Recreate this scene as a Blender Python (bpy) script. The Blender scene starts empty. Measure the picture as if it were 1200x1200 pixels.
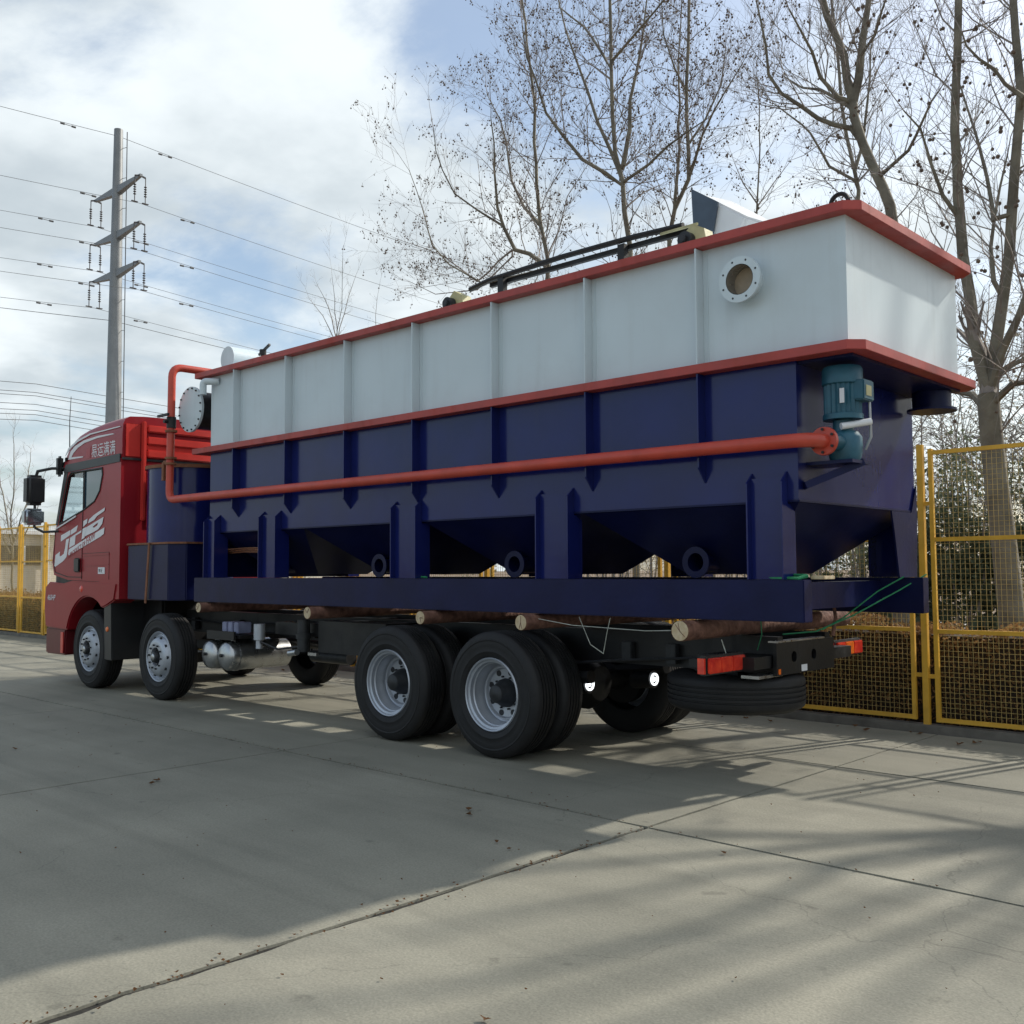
import bpy, bmesh, math, random
from mathutils import Vector, Matrix
from mathutils.geometry import tessellate_polygon
random.seed(7)
R = math.radians
S = bpy.context.scene
CLOUDS = [((-.78,.49,.38),19,.13), ((-.81,.36,.46),16,.10), ((-.66,.70,.26),14,.13), ((-.42,.87,.22),15,.12), ((-.92,.36,.13),14,.12), ((-.61,.61,.52),13,-.16), ((-.40,.75,.55),18,-.12), ((-.86,.44,.28),8,-.12), ((-.80,.53,.27),7,-.08), ((-.92,.30,.25),7,.09), ((.30,.90,.35),30,.10), ((.5,-.6,.5),50,.12)]
CLOUD_LO = (4.2,4.75,5.1,1); CLOUD_HI = (7.0,7.5,7.7,1); SKY_TINT = (1.25,1.27,1.22,1)
SKY_STR = .14; SUN_STR = 5.0; EXPOSURE = 0.0
# ------------------------------------------------------------------ camera
cam = bpy.data.objects.new('camera', bpy.data.cameras.new('camera'))
S.collection.objects.link(cam); S.camera = cam
cam.data.sensor_width = 36; cam.data.lens = 1180/1200*36
cam.data.clip_start = 0.05; cam.data.clip_end = 3000
m = Matrix(((0.726502, 0.043009, 0.0), (0, 0, 0), (0, 0, 0)))
right = Vector((0.726502, 0.687149, -0.004639)); up = Vector((0.043009, -0.038732, 0.998324)); back = Vector((0.685818, -0.725483, -0.057692))
mw = Matrix.Identity(4)
for i, v in enumerate((right, up, back)):
    for j in range(3): mw[j][i] = v[j]
mw.translation = (0, 0, 1.6)
cam.matrix_world = mw
# ------------------------------------------------------------------ world and sun
SUN = Vector((0.36, 1.24, 1.0)).normalized()
SUN_EL = math.asin(SUN.z); SUN_ROT = math.atan2(SUN.x, SUN.y)
w = bpy.data.worlds.new('World'); S.world = w; w.use_nodes = True
N = w.node_tree.nodes; L = w.node_tree.links; N.clear()
def wn(t, **k):
    n = N.new(t)
    for a, b in k.items(): setattr(n, a, b)
    return n
def wmath(op, a, b=None, c=None):
    n = wn('ShaderNodeMath', operation=op)
    for i, v in enumerate((a, b, c)):
        if v is None: continue
        if isinstance(v, (int, float)): n.inputs[i].default_value = v
        else: L.new(v, n.inputs[i])
    return n.outputs[0]
out = wn('ShaderNodeOutputWorld'); bg = wn('ShaderNodeBackground'); L.new(bg.outputs[0], out.inputs[0])
sky = wn('ShaderNodeTexSky', sky_type='NISHITA', sun_disc=False, sun_elevation=SUN_EL, sun_rotation=SUN_ROT, air_density=1.0, dust_density=2.2, ozone_density=1.5)
tc = wn('ShaderNodeTexCoord'); nrm = wn('ShaderNodeVectorMath', operation='NORMALIZE'); L.new(tc.outputs['Generated'], nrm.inputs[0])
sx = wn('ShaderNodeSeparateXYZ'); L.new(nrm.outputs[0], sx.inputs[0])
zz = wmath('ADD', wmath('MAXIMUM', sx.outputs[2], 0.0), 0.22)
cx = wmath('DIVIDE', sx.outputs[0], zz); cy = wmath('DIVIDE', sx.outputs[1], zz)
cmb = wn('ShaderNodeCombineXYZ'); L.new(cx, cmb.inputs[0]); L.new(cy, cmb.inputs[1])
n1 = wn('ShaderNodeTexNoise'); n1.inputs['Scale'].default_value = 2.1; n1.inputs['Detail'].default_value = 12; n1.inputs['Roughness'].default_value = 0.60; n1.inputs['Distortion'].default_value = 0.25
L.new(cmb.outputs[0], n1.inputs['Vector'])
n2 = wn('ShaderNodeTexNoise'); n2.inputs['Scale'].default_value = 2.4; n2.inputs['Detail'].default_value = 6; n2.inputs['Roughness'].default_value = 0.5
L.new(cmb.outputs[0], n2.inputs['Vector'])
dens = n1.outputs['Fac']
for d, rad, wt in CLOUDS:
    v = Vector(d).normalized()
    dp = wn('ShaderNodeVectorMath', operation='DOT_PRODUCT'); L.new(nrm.outputs[0], dp.inputs[0]); dp.inputs[1].default_value = v
    mr = wn('ShaderNodeMapRange', interpolation_type='SMOOTHSTEP'); L.new(dp.outputs['Value'], mr.inputs['Value'])
    mr.inputs['From Min'].default_value = math.cos(R(rad)); mr.inputs['From Max'].default_value = math.cos(R(rad*0.15))
    mr.inputs['To Min'].default_value = 0; mr.inputs['To Max'].default_value = wt
    dens = wmath('ADD', dens, mr.outputs[0])
mk = wn('ShaderNodeMapRange', interpolation_type='SMOOTHSTEP'); L.new(dens, mk.inputs['Value'])
mk.inputs['From Min'].default_value = 0.40; mk.inputs['From Max'].default_value = 0.68; mk.inputs['To Min'].default_value = 0.10; mk.inputs['To Max'].default_value = 0.97
cr = wn('ShaderNodeMapRange', interpolation_type='SMOOTHSTEP'); L.new(n2.outputs['Fac'], cr.inputs['Value'])
cr.inputs['From Min'].default_value = 0.33; cr.inputs['From Max'].default_value = 0.66
ccol = wn('ShaderNodeMix', data_type='RGBA'); L.new(cr.outputs[0], ccol.inputs['Factor'])
ccol.inputs[6].default_value = CLOUD_LO; ccol.inputs[7].default_value = CLOUD_HI
mx = wn('ShaderNodeMix', data_type='RGBA'); L.new(mk.outputs[0], mx.inputs['Factor']); L.new(ccol.outputs[2], mx.inputs[7])
tint = wn('ShaderNodeMix', data_type='RGBA', blend_type='MULTIPLY'); tint.inputs['Factor'].default_value = 1
L.new(sky.outputs[0], tint.inputs[6]); tint.inputs[7].default_value = SKY_TINT
L.new(tint.outputs[2], mx.inputs[6]); L.new(mx.outputs[2], bg.inputs['Color']); bg.inputs['Strength'].default_value = SKY_STR
sl = bpy.data.lights.new('sun', 'SUN'); sun = bpy.data.objects.new('sun', sl); S.collection.objects.link(sun)
sl.energy = SUN_STR; sl.angle = R(1.2); sl.color = (1.0, 0.93, 0.82)
sun.rotation_euler = SUN.to_track_quat('Z', 'Y').to_euler(); sun.location = SUN*50
S.render.engine = 'CYCLES'
S.view_settings.view_transform = 'Standard'; S.view_settings.look = 'None'; S.view_settings.gamma = 1
S.view_settings.use_curve_mapping = False; S.view_settings.exposure = EXPOSURE
# ------------------------------------------------------------------ helpers
WORG = {}
class MB:
    def __init__(s): s.v = []; s.f = []; s.sm = []
    def add(s, vs, fs, smooth=False):
        b = len(s.v); s.v += [tuple(v) for v in vs]; s.f += [tuple(i+b for i in f) for f in fs]; s.sm += [smooth]*len(fs); return s
    def box(s, x0, x1, y0, y1, z0, z1):
        v = [(x, y, z) for x in (x0, x1) for y in (y0, y1) for z in (z0, z1)]
        return s.add(v, [(0, 1, 3, 2), (4, 6, 7, 5), (0, 4, 5, 1), (2, 3, 7, 6), (0, 2, 6, 4), (1, 5, 7, 3)])
    def bar(s, p, q, w, h=None, upv=(0, 0, 1)):
        p, q = Vector(p), Vector(q); d = (q-p).normalized(); h = h or w
        u = Vector(upv)
        if abs(d.dot(u)) > .95: u = Vector((1, 0, 0))
        a = d.cross(u).normalized()*w/2; b = d.cross(a).normalized()*h/2
        v = [c+i*a+j*b for c in (p, q) for i, j in ((-1, -1), (1, -1), (1, 1), (-1, 1))]
        return s.add(v, [(0, 1, 2, 3), (7, 6, 5, 4), (0, 4, 5, 1), (1, 5, 6, 2), (2, 6, 7, 3), (3, 7, 4, 0)])
    def tube(s, path, r, n=10, caps=True, smooth=True):
        P = [Vector(p) for p in path]; rr = r if isinstance(r, (list, tuple)) else [r]*len(P)
        vs = []; a = None
        for i, p in enumerate(P):
            if i == 0: d = P[1]-P[0]
            elif i == len(P)-1: d = P[-1]-P[-2]
            else: d = (P[i+1]-P[i]).normalized()+(P[i]-P[i-1]).normalized()
            d.normalize()
            if a is None:
                a = d.cross(Vector((0, 0, 1)))
                if a.length < .05: a = d.cross(Vector((1, 0, 0)))
            else: a = a-d*a.dot(d)
            a.normalize(); b = d.cross(a)
            k = 1.0
            if 0 < i < len(P)-1:
                c = (P[i+1]-P[i]).normalized().dot((P[i]-P[i-1]).normalized()); k = 1/max(.6, math.sqrt(max(0.01, (1+c)/2)))
            for j in range(n):
                t = 2*math.pi*j/n; vs.append(p+(a*math.cos(t)+b*math.sin(t))*rr[i]*k)
        fs = [(i*n+j, i*n+(j+1) % n, (i+1)*n+(j+1) % n, (i+1)*n+j) for i in range(len(P)-1) for j in range(n)]
        s.add(vs, fs, smooth)
        if caps:
            b0 = len(s.v)-len(vs)
            s.f.append(tuple(b0+j for j in reversed(range(n)))); s.sm.append(False)
            s.f.append(tuple(b0+(len(P)-1)*n+j for j in range(n))); s.sm.append(False)
        return s
    def cyl(s, p, q, r, n=20, r2=None, smooth=True): return s.tube([p, q], [r, r if r2 is None else r2], n, True, smooth)
    def lathe(s, prof, c=(0, 0, 0), axis='Y', n=32, smooth=True):
        # prof: (r, a) along axis
        vs = []
        for r, a in prof:
            for j in range(n):
                t = 2*math.pi*j/n; u, v = r*math.cos(t), r*math.sin(t)
                p = {'Y': (u, a, v), 'X': (a, u, v), 'Z': (u, v, a)}[axis]
                vs.append((p[0]+c[0], p[1]+c[1], p[2]+c[2]))
        fs = [(i*n+j, i*n+(j+1) % n, (i+1)*n+(j+1) % n, (i+1)*n+j) for i in range(len(prof)-1) for j in range(n)]
        return s.add(vs, fs, smooth)
    def prism(s, poly, a0, a1, axis='Y', holes=()):
        # poly in the two other axes; for Y: (x,z); for Z: (x,y); for X: (y,z)
        loops = [list(poly)]+[list(h) for h in holes]
        tri = tessellate_polygon([[Vector((p[0], p[1], 0)) for p in lp] for lp in loops])
        flat = [p for lp in loops for p in lp]; n = len(flat)
        mk = {'Y': lambda p, a: (p[0], a, p[1]), 'Z': lambda p, a: (p[0], p[1], a), 'X': lambda p, a: (a, p[0], p[1])}[axis]
        vs = [mk(p, a0) for p in flat]+[mk(p, a1) for p in flat]
        fs = [tuple(t) for t in tri]+[tuple(i+n for i in reversed(t)) for t in tri]
        k = 0
        for lp in loops:
            q = len(lp)
            fs += [(k+i, k+(i+1) % q, n+k+(i+1) % q, n+k+i) for i in range(q)]; k += q
        return s.add(vs, fs)
    def flat(s, poly, y, holes=()):
        loops = [list(poly)]+[list(h) for h in holes]
        tri = tessellate_polygon([[Vector((p[0], p[1], 0)) for p in lp] for lp in loops])
        return s.add([(p[0], y, p[1]) for lp in loops for p in lp], [tuple(t) for t in tri])
    def torus(s, c, r, rt, axis='Y', n=20, k=8):
        prof = [(r+rt*math.cos(2*math.pi*i/k), rt*math.sin(2*math.pi*i/k)) for i in range(k+1)]
        return s.lathe(prof, c, axis, n)
    def ico(s, c, r):
        t = 0.5257*r; u = 0.8507*r
        vs = [(-t, u, 0), (t, u, 0), (-t, -u, 0), (t, -u, 0), (0, -t, u), (0, t, u), (0, -t, -u), (0, t, -u), (u, 0, -t), (u, 0, t), (-u, 0, -t), (-u, 0, t)]
        fs = [(0, 11, 5), (0, 5, 1), (0, 1, 7), (0, 7, 10), (0, 10, 11), (1, 5, 9), (5, 11, 4), (11, 10, 2), (10, 7, 6), (7, 1, 8), (3, 9, 4), (3, 4, 2), (3, 2, 6), (3, 6, 8), (3, 8, 9), (4, 9, 5), (2, 4, 11), (6, 2, 10), (8, 6, 7), (9, 8, 1)]
        return s.add([(a+c[0], b+c[1], d+c[2]) for a, b, d in vs], fs, True)
    def mesh(s, name, mat, off=(0, 0, 0), bevel=0, recalc=True, seg=2):
        me = bpy.data.meshes.new(name)
        me.from_pydata([(a-off[0], b-off[1], c-off[2]) for a, b, c in s.v], [], s.f)
        if recalc or bevel:
            bm = bmesh.new(); bm.from_mesh(me)
            for f, k in zip(bm.faces, s.sm): f.smooth = k
            bmesh.ops.recalc_face_normals(bm, faces=bm.faces)
            if bevel:
                bmesh.ops.remove_doubles(bm, verts=bm.verts, dist=1e-4)
                es = [e for e in bm.edges if len(e.link_faces) == 2 and e.calc_face_angle(0) > R(35)]
                bmesh.ops.bevel(bm, geom=es, offset=bevel, segments=seg, affect='EDGES', clamp_overlap=True)
                for f in bm.faces: f.smooth = True
            bm.to_mesh(me); bm.free()
        else:
            me.polygons.foreach_set('use_smooth', s.sm)
        me.set_sharp_from_angle(angle=R(38))
        if mat: me.materials.append(mat)
        return me
    def build(s, name, mat, parent=None, bevel=0, kind=None, recalc=True, seg=2, local=False):
        off = (0, 0, 0) if (parent is None or local) else WORG.get(parent.name, (0, 0, 0))
        o = bpy.data.objects.new(name, s.mesh(name, mat, off, bevel, recalc, seg)); S.collection.objects.link(o)
        if parent: o.parent = parent
        WORG[o.name] = off
        if kind: o['kind'] = kind
        return o
def thing(name, loc, label, cat, group=None):
    o = bpy.data.objects.new(name, None); S.collection.objects.link(o); o.location = loc; o.empty_display_size = .2
    WORG[o.name] = tuple(loc); o['label'] = label; o['category'] = cat
    if group: o['group'] = group
    return o
def tag(o, label, cat, group=None):
    o['label'] = label; o['category'] = cat
    if group: o['group'] = group
    return o
def sub(name, loc, parent):
    o = bpy.data.objects.new(name, None); S.collection.objects.link(o); o.parent = parent
    po = WORG.get(parent.name, (0, 0, 0)); o.location = (loc[0]-po[0], loc[1]-po[1], loc[2]-po[2]); WORG[o.name] = tuple(loc); return o
def circ(cx, cz, r, n=24, a0=0): return [(cx+r*math.cos(a0+2*math.pi*i/n), cz+r*math.sin(a0+2*math.pi*i/n)) for i in range(n)]
def bolts(mb, cx, cz, r, n, y, rad=.012, h=.02):
    for i in range(n):
        t = 2*math.pi*(i+.5)/n; mb.cyl((cx+r*math.cos(t), y, cz+r*math.sin(t)), (cx+r*math.cos(t), y-h, cz+r*math.sin(t)), rad, 6, smooth=False)
# ------------------------------------------------------------------ materials
def mat(name, col, rough=.6, metal=0, var=.12, scale=4, bump=0, bscale=40, coat=0, spec=.5, var2=None, rvar=0, emit=None, obj_rand=0, alpha=None, trans=0, detail=5):
    m = bpy.data.materials.new(name); m.use_nodes = True; nt = m.node_tree; n = nt.nodes; l = nt.links
    b = n['Principled BSDF']; b.inputs['Roughness'].default_value = rough; b.inputs['Metallic'].default_value = metal
    b.inputs['Coat Weight'].default_value = coat; b.inputs['Coat Roughness'].default_value = .06; b.inputs['Specular IOR Level'].default_value = spec
    t = n.new('ShaderNodeTexCoord'); nz = n.new('ShaderNodeTexNoise'); nz.inputs['Scale'].default_value = scale; nz.inputs['Detail'].default_value = detail
    l.new(t.outputs['Object'], nz.inputs['Vector'])
    mr = n.new('ShaderNodeMapRange'); l.new(nz.outputs['Fac'], mr.inputs['Value']); mr.inputs['From Min'].default_value = .3; mr.inputs['From Max'].default_value = .7
    mixn = n.new('ShaderNodeMix'); mixn.data_type = 'RGBA'; l.new(mr.outputs[0], mixn.inputs['Factor'])
    c2 = var2 or tuple(min(1, c*(1+var)) for c in col); c1 = col if var2 else tuple(c*(1-var) for c in col)
    mixn.inputs[6].default_value = (*c1, 1); mixn.inputs[7].default_value = (*c2, 1)
    o = mixn.outputs[2]
    if obj_rand:
        oi = n.new('ShaderNodeObjectInfo'); mm = n.new('ShaderNodeMapRange'); l.new(oi.outputs['Random'], mm.inputs['Value'])
        mm.inputs['To Min'].default_value = 1-obj_rand; mm.inputs['To Max'].default_value = 1+obj_rand
        vm = n.new('ShaderNodeVectorMath'); vm.operation = 'SCALE'; l.new(o, vm.inputs[0]); l.new(mm.outputs[0], vm.inputs['Scale']); o = vm.outputs[0]
    l.new(o, b.inputs['Base Color'])
    if rvar:
        r2 = n.new('ShaderNodeMapRange'); l.new(nz.outputs['Fac'], r2.inputs['Value']); r2.inputs['To Min'].default_value = max(0, rough-rvar); r2.inputs['To Max'].default_value = rough+rvar
        l.new(r2.outputs[0], b.inputs['Roughness'])
    if bump:
        bn = n.new('ShaderNodeTexNoise'); bn.inputs['Scale'].default_value = bscale; bn.inputs['Detail'].default_value = 6; l.new(t.outputs['Object'], bn.inputs['Vector'])
        bp = n.new('ShaderNodeBump'); bp.inputs['Strength'].default_value = 1; bp.inputs['Distance'].default_value = bump; l.new(bn.outputs['Fac'], bp.inputs['Height']); l.new(bp.outputs[0], b.inputs['Normal'])
    if emit: b.inputs['Emission Color'].default_value = (*emit[0], 1); b.inputs['Emission Strength'].default_value = emit[1]
    if trans: b.inputs['Transmission Weight'].default_value = trans
    if alpha is not None: b.inputs['Alpha'].default_value = alpha
    return m
def translucent(m, amt=.5):
    nt = m.node_tree; n = nt.nodes; l = nt.links; b = n['Principled BSDF']; o = n['Material Output']
    t = n.new('ShaderNodeBsdfTranslucent'); mx_ = n.new('ShaderNodeMixShader'); mx_.inputs[0].default_value = amt
    l.new(b.inputs['Base Color'].links[0].from_socket, t.inputs['Color']); l.new(b.outputs[0], mx_.inputs[1]); l.new(t.outputs[0], mx_.inputs[2]); l.new(mx_.outputs[0], o.inputs['Surface'])
def weather(m, streak=.12, speck=.06, dirt=(.25, .22, .18)):
    # rain streaks running down, faint dust film and handling marks
    nt = m.node_tree; n = nt.nodes; l = nt.links; b = n['Principled BSDF']; src = b.inputs['Base Color'].links[0].from_socket
    g = n.new('ShaderNodeNewGeometry'); mp = n.new('ShaderNodeMapping'); mp.inputs['Scale'].default_value = (5, 5, .35); l.new(g.outputs['Position'], mp.inputs['Vector'])
    a = n.new('ShaderNodeTexNoise'); a.inputs['Scale'].default_value = 2; a.inputs['Detail'].default_value = 6; l.new(mp.outputs[0], a.inputs['Vector'])
    c = n.new('ShaderNodeTexNoise'); c.inputs['Scale'].default_value = 1.3; c.inputs['Detail'].default_value = 7; c.inputs['Roughness'].default_value = .7; l.new(g.outputs['Position'], c.inputs['Vector'])
    r = n.new('ShaderNodeMapRange'); l.new(a.outputs['Fac'], r.inputs['Value']); r.inputs['From Min'].default_value = .55; r.inputs['From Max'].default_value = .8; r.inputs['To Max'].default_value = streak
    r2 = n.new('ShaderNodeMapRange'); l.new(c.outputs['Fac'], r2.inputs['Value']); r2.inputs['From Min'].default_value = .5; r2.inputs['From Max'].default_value = .75; r2.inputs['To Max'].default_value = speck
    s_ = n.new('ShaderNodeMath'); s_.operation = 'ADD'; l.new(r.outputs[0], s_.inputs[0]); l.new(r2.outputs[0], s_.inputs[1])
    x = n.new('ShaderNodeMix'); x.data_type = 'RGBA'; l.new(s_.outputs[0], x.inputs['Factor']); l.new(src, x.inputs[6]); x.inputs[7].default_value = (*dirt, 1); l.new(x.outputs[2], b.inputs['Base Color'])
    r3 = n.new('ShaderNodeMath'); r3.operation = 'MULTIPLY_ADD'; l.new(s_.outputs[0], r3.inputs[0]); r3.inputs[1].default_value = 1.6
    if b.inputs['Roughness'].links: l.new(b.inputs['Roughness'].links[0].from_socket, r3.inputs[2])
    else: r3.inputs[2].default_value = b.inputs['Roughness'].default_value
    l.new(r3.outputs[0], b.inputs['Roughness'])
M = dict(
    red=mat('red_paint', (.30, .014, .022), .33, .1, .06, 2, coat=.12, spec=.35),
    red_sun=mat('red_sunlit', (.60, .045, .035), .3, 0, .10, 3, rvar=.08, coat=.4),  # cab red made brighter: grazing sun and sky sheen put into the colour
    white=mat('white_tank_paint', (.57, .66, .705), .32, 0, .04, 1.6, bump=.0025, bscale=3.0, rvar=.06),
    trim=mat('oxide_red_trim', (.38, .052, .042), .45, 0, .14, 5, rvar=.1, bump=.001, bscale=20),
    blue=mat('deep_blue_gloss', (.008, .014, .105), .17, 0, .15, 2, bump=.003, bscale=2.2, coat=0, rvar=.06, spec=.36),
    blue_shade=mat('deep_blue_shaded', (.005, .008, .05), .32, 0, .2, 3, bump=.001, bscale=30, spec=.2),  # same paint as the tub, darkened so the colour carries the underside shade
    pipe=mat('orange_red_pipe', (.50, .062, .036), .38, 0, .12, 6, rvar=.1),
    black=mat('chassis_black', (.007, .007, .008), .45, .1, .3, 6, bump=.001),
    plast=mat('black_plastic', (.02, .021, .023), .4, 0, .15, 6),
    rubber=mat('tyre_rubber', (.009, .009, .010), .62, 0, .35, 9, bump=.0008, bscale=120, rvar=.08, spec=.4),
    steel=mat('painted_silver', (.42, .45, .50), .38, .55, .1, 6, rvar=.08),
    galv=mat('bare_steel', (.45, .46, .47), .3, .9, .15, 10, rvar=.12),
    dark=mat('dark_hub', (.03, .032, .035), .5, .4, .3, 12),
    yellow=mat('yellow_paint', (.70, .40, .045), .45, 0, .12, 7, rvar=.1),
    wire=mat('yellow_wire', (.48, .35, .12), .5, .1, .2, 5),
    motor=mat('motor_blue_green', (.02, .10, .15), .42, .1, .2, 8, bump=.0008),
    amber=mat('amber_lens', (.8, .16, .02), .2, 0, .1, 20, coat=.5),
    redlens=mat('red_lens', (.55, .02, .02), .18, 0, .25, 14, coat=.6, var2=(.8, .07, .03)),
    decal=mat('white_lettering', (.72, .73, .76), .4, 0, .03, 10),
    decalred=mat('red_lettering', (.35, .03, .04), .4, 0, .03, 10),
    glass=mat('window_glass', (.75, .85, .86), .03, 0, .01, 3, trans=1.0),
    tint=mat('tinted_glass', (.03, .07, .10), .05, 0, .1, 3, coat=.5, spec=.8),
    mirror=mat('mirror_chrome', (.35, .38, .42), .12, .9, .1, 10),
    rust=mat('rusty_steel', (.18, .07, .035), .75, .2, .4, 12, bump=.002, bscale=60, var2=(.28, .12, .06)),
    bark=mat('pine_log_bark', (.10, .045, .032), .85, 0, .4, 14, bump=.012, bscale=25, var2=(.24, .12, .085)),
    cutwood=mat('cut_wood', (.45, .34, .20), .8, 0, .2, 22, var2=(.62, .52, .36)),
    treebark=mat('plane_tree_bark', (.095, .082, .062), .88, 0, .3, 3.0, bump=.014, bscale=16, var2=(.23, .21, .16)),
    twig=mat('twig_bark', (.23, .20, .18), .85, 0, .3, 3),
    ball=mat('seed_ball', (.13, .095, .072), .95, 0, .3, 30),
    twigfar=mat('far_twig_bark', (.27, .245, .22), .9, 0, .3, 2),
    pole=mat('galvanised_pole', (.22, .23, .235), .5, .5, .15, 1.5, rvar=.1, bump=.001),
    cable=mat('cable_grey', (.10, .105, .11), .6, 0, .1, 1),
    insul=mat('insulator_brown', (.05, .045, .045), .35, 0, .1, 5),
    rope=mat('green_rope', (.02, .22, .09), .7, 0, .2, 30),
    rope2=mat('twine_white', (.45, .47, .42), .8, 0, .2, 30),
    olive=mat('olive_cream_paint', (.45, .42, .22), .5, 0, .2, 8),
    hop=mat('hopper_grey_blue', (.06, .085, .12), .4, .1, .2, 5),
    hopw=mat('hopper_white', (.72, .74, .76), .4, 0, .05, 5),
    seat=mat('seat_fabric', (.03, .03, .035), .8, 0, .2, 8),
    sun_glint=mat('emissive_glint', (.9, .95, 1), .2, 0, .02, 5, emit=((.93, .97, 1), 1.7)),  # glow stands in for sun glints on the brake chamber ends
    concrete=mat('concrete_slab', (.20, .196, .158), .80, 0, .12, .7, bump=.0025, bscale=55, var2=(.285, .275, .222), rvar=.08, obj_rand=.05, detail=9, spec=.35),
    joint=mat('joint_filler', (.020, .019, .016), .95, 0, .4, 8, bump=.01, bscale=30),
    soil=mat('leaf_soil', (.10, .07, .045), .95, 0, .4, 2, bump=.03, bscale=8, var2=(.20, .14, .09)),
    kerb=mat('plinth_concrete', (.16, .15, .13), .9, 0, .25, 5, bump=.006, bscale=30),
    road=mat('far_road', (.32, .31, .29), .85, 0, .1, 1),
    leafb=mat('hedge_dry_leaf', (.13, .065, .025), .75, 0, .5, 5, var2=(.34, .20, .08)),
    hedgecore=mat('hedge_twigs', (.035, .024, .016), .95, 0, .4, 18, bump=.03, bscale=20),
    green=mat('evergreen_leaf', (.07, .09, .055), .9, 0, .5, 1.1, var2=(.17, .19, .12), spec=.1),
    browng=mat('sparse_leaf', (.20, .185, .135), .9, 0, .4, .8, var2=(.34, .31, .24), spec=.1),
    litter=mat('fallen_leaf', (.16, .08, .035), .85, 0, .3, 10),
    wall=mat('pale_render', (.62, .58, .50), .85, 0, .1, 1.2),
    winb=mat('dark_window', (.05, .055, .06), .2, 0, .2, 1),
    tan=mat('tan_plate', (.35, .28, .2), .6, 0, .2, 9),
    oil=mat('damp_patch', (.15, .15, .135), .16, 0, .3, 2),
)
# concrete gets stains: large dark blotches and trowel streaks
def stain(m):
    nt = m.node_tree; n = nt.nodes; l = nt.links; b = n['Principled BSDF']
    src = b.inputs['Base Color'].links[0].from_socket
    g = n.new('ShaderNodeNewGeometry'); mp = n.new('ShaderNodeMapping'); mp.inputs['Scale'].default_value = (.35, 1.3, 1); l.new(g.outputs['Position'], mp.inputs['Vector'])
    a = n.new('ShaderNodeTexNoise'); a.inputs['Scale'].default_value = 1.1; a.inputs['Detail'].default_value = 8; a.inputs['Roughness'].default_value = .65; l.new(mp.outputs[0], a.inputs['Vector'])
    r = n.new('ShaderNodeMapRange'); l.new(a.outputs['Fac'], r.inputs['Value']); r.inputs['From Min'].default_value = .35; r.inputs['From Max'].default_value = .75; r.inputs['To Min'].default_value = 1.06; r.inputs['To Max'].default_value = .80
    c = n.new('ShaderNodeTexNoise'); c.inputs['Scale'].default_value = 90; c.inputs['Detail'].default_value = 3; l.new(g.outputs['Position'], c.inputs['Vector'])
    r2 = n.new('ShaderNodeMapRange'); l.new(c.outputs['Fac'], r2.inputs['Value']); r2.inputs['From Min'].default_value = .3; r2.inputs['From Max'].default_value = .7; r2.inputs['To Min'].default_value = .82; r2.inputs['To Max'].default_value = 1.12
    # hairline cracks
    v = n.new('ShaderNodeTexVoronoi'); v.feature = 'DISTANCE_TO_EDGE'; v.inputs['Scale'].default_value = .33; 
    dn = n.new('ShaderNodeTexNoise'); dn.inputs['Scale'].default_value = 2.5; dn.inputs['Detail'].default_value = 6; l.new(g.outputs['Position'], dn.inputs['Vector'])
    va = n.new('ShaderNodeVectorMath'); va.operation = 'MULTIPLY_ADD'; l.new(dn.outputs['Color'], va.inputs[0]); va.inputs[1].default_value = (.5, .5, 0); l.new(g.outputs['Position'], va.inputs[2]); l.new(va.outputs[0], v.inputs['Vector'])
    r3 = n.new('ShaderNodeMapRange'); l.new(v.outputs['Distance'], r3.inputs['Value']); r3.inputs['From Min'].default_value = 0; r3.inputs['From Max'].default_value = .0016; r3.inputs['To Min'].default_value = .72; r3.inputs['To Max'].default_value = 1
    # oil spots and long faint tyre tracks
    o1 = n.new('ShaderNodeTexNoise'); o1.inputs['Scale'].default_value = 4.5; o1.inputs['Detail'].default_value = 4; l.new(g.outputs['Position'], o1.inputs['Vector'])
    r4 = n.new('ShaderNodeMapRange'); l.new(o1.outputs['Fac'], r4.inputs['Value']); r4.inputs['From Min'].default_value = .68; r4.inputs['From Max'].default_value = .74; r4.inputs['To Min'].default_value = 1; r4.inputs['To Max'].default_value = .72
    mp2 = n.new('ShaderNodeMapping'); mp2.inputs['Scale'].default_value = (.05, 2.6, 1); mp2.inputs['Rotation'].default_value = (0, 0, .06); l.new(g.outputs['Position'], mp2.inputs['Vector'])
    o2 = n.new('ShaderNodeTexNoise'); o2.inputs['Scale'].default_value = 1.6; o2.inputs['Detail'].default_value = 5; l.new(mp2.outputs[0], o2.inputs['Vector'])
    r5 = n.new('ShaderNodeMapRange'); l.new(o2.outputs['Fac'], r5.inputs['Value']); r5.inputs['From Min'].default_value = .55; r5.inputs['From Max'].default_value = .72; r5.inputs['To Min'].default_value = 1; r5.inputs['To Max'].default_value = .86
    prod = r.outputs[0]
    for q in (r2.outputs[0], r3.outputs[0], r4.outputs[0], r5.outputs[0]):
        mm = n.new('ShaderNodeMath'); mm.operation = 'MULTIPLY'; l.new(prod, mm.inputs[0]); l.new(q, mm.inputs[1]); prod = mm.outputs[0]
    vm = n.new('ShaderNodeVectorMath'); vm.operation = 'SCALE'; l.new(src, vm.inputs[0]); l.new(prod, vm.inputs['Scale']); l.new(vm.outputs[0], b.inputs['Base Color'])
stain(M['concrete'])
for k in ('green', 'browng', 'leafb', 'litter'): translucent(M[k], .45)
weather(M['white'], .16, .16, (.38, .40, .40)); weather(M['blue'], .05, .05, (.12, .12, .13)); weather(M['blue_shade'], .03, .03, (.06, .06, .07))
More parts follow.
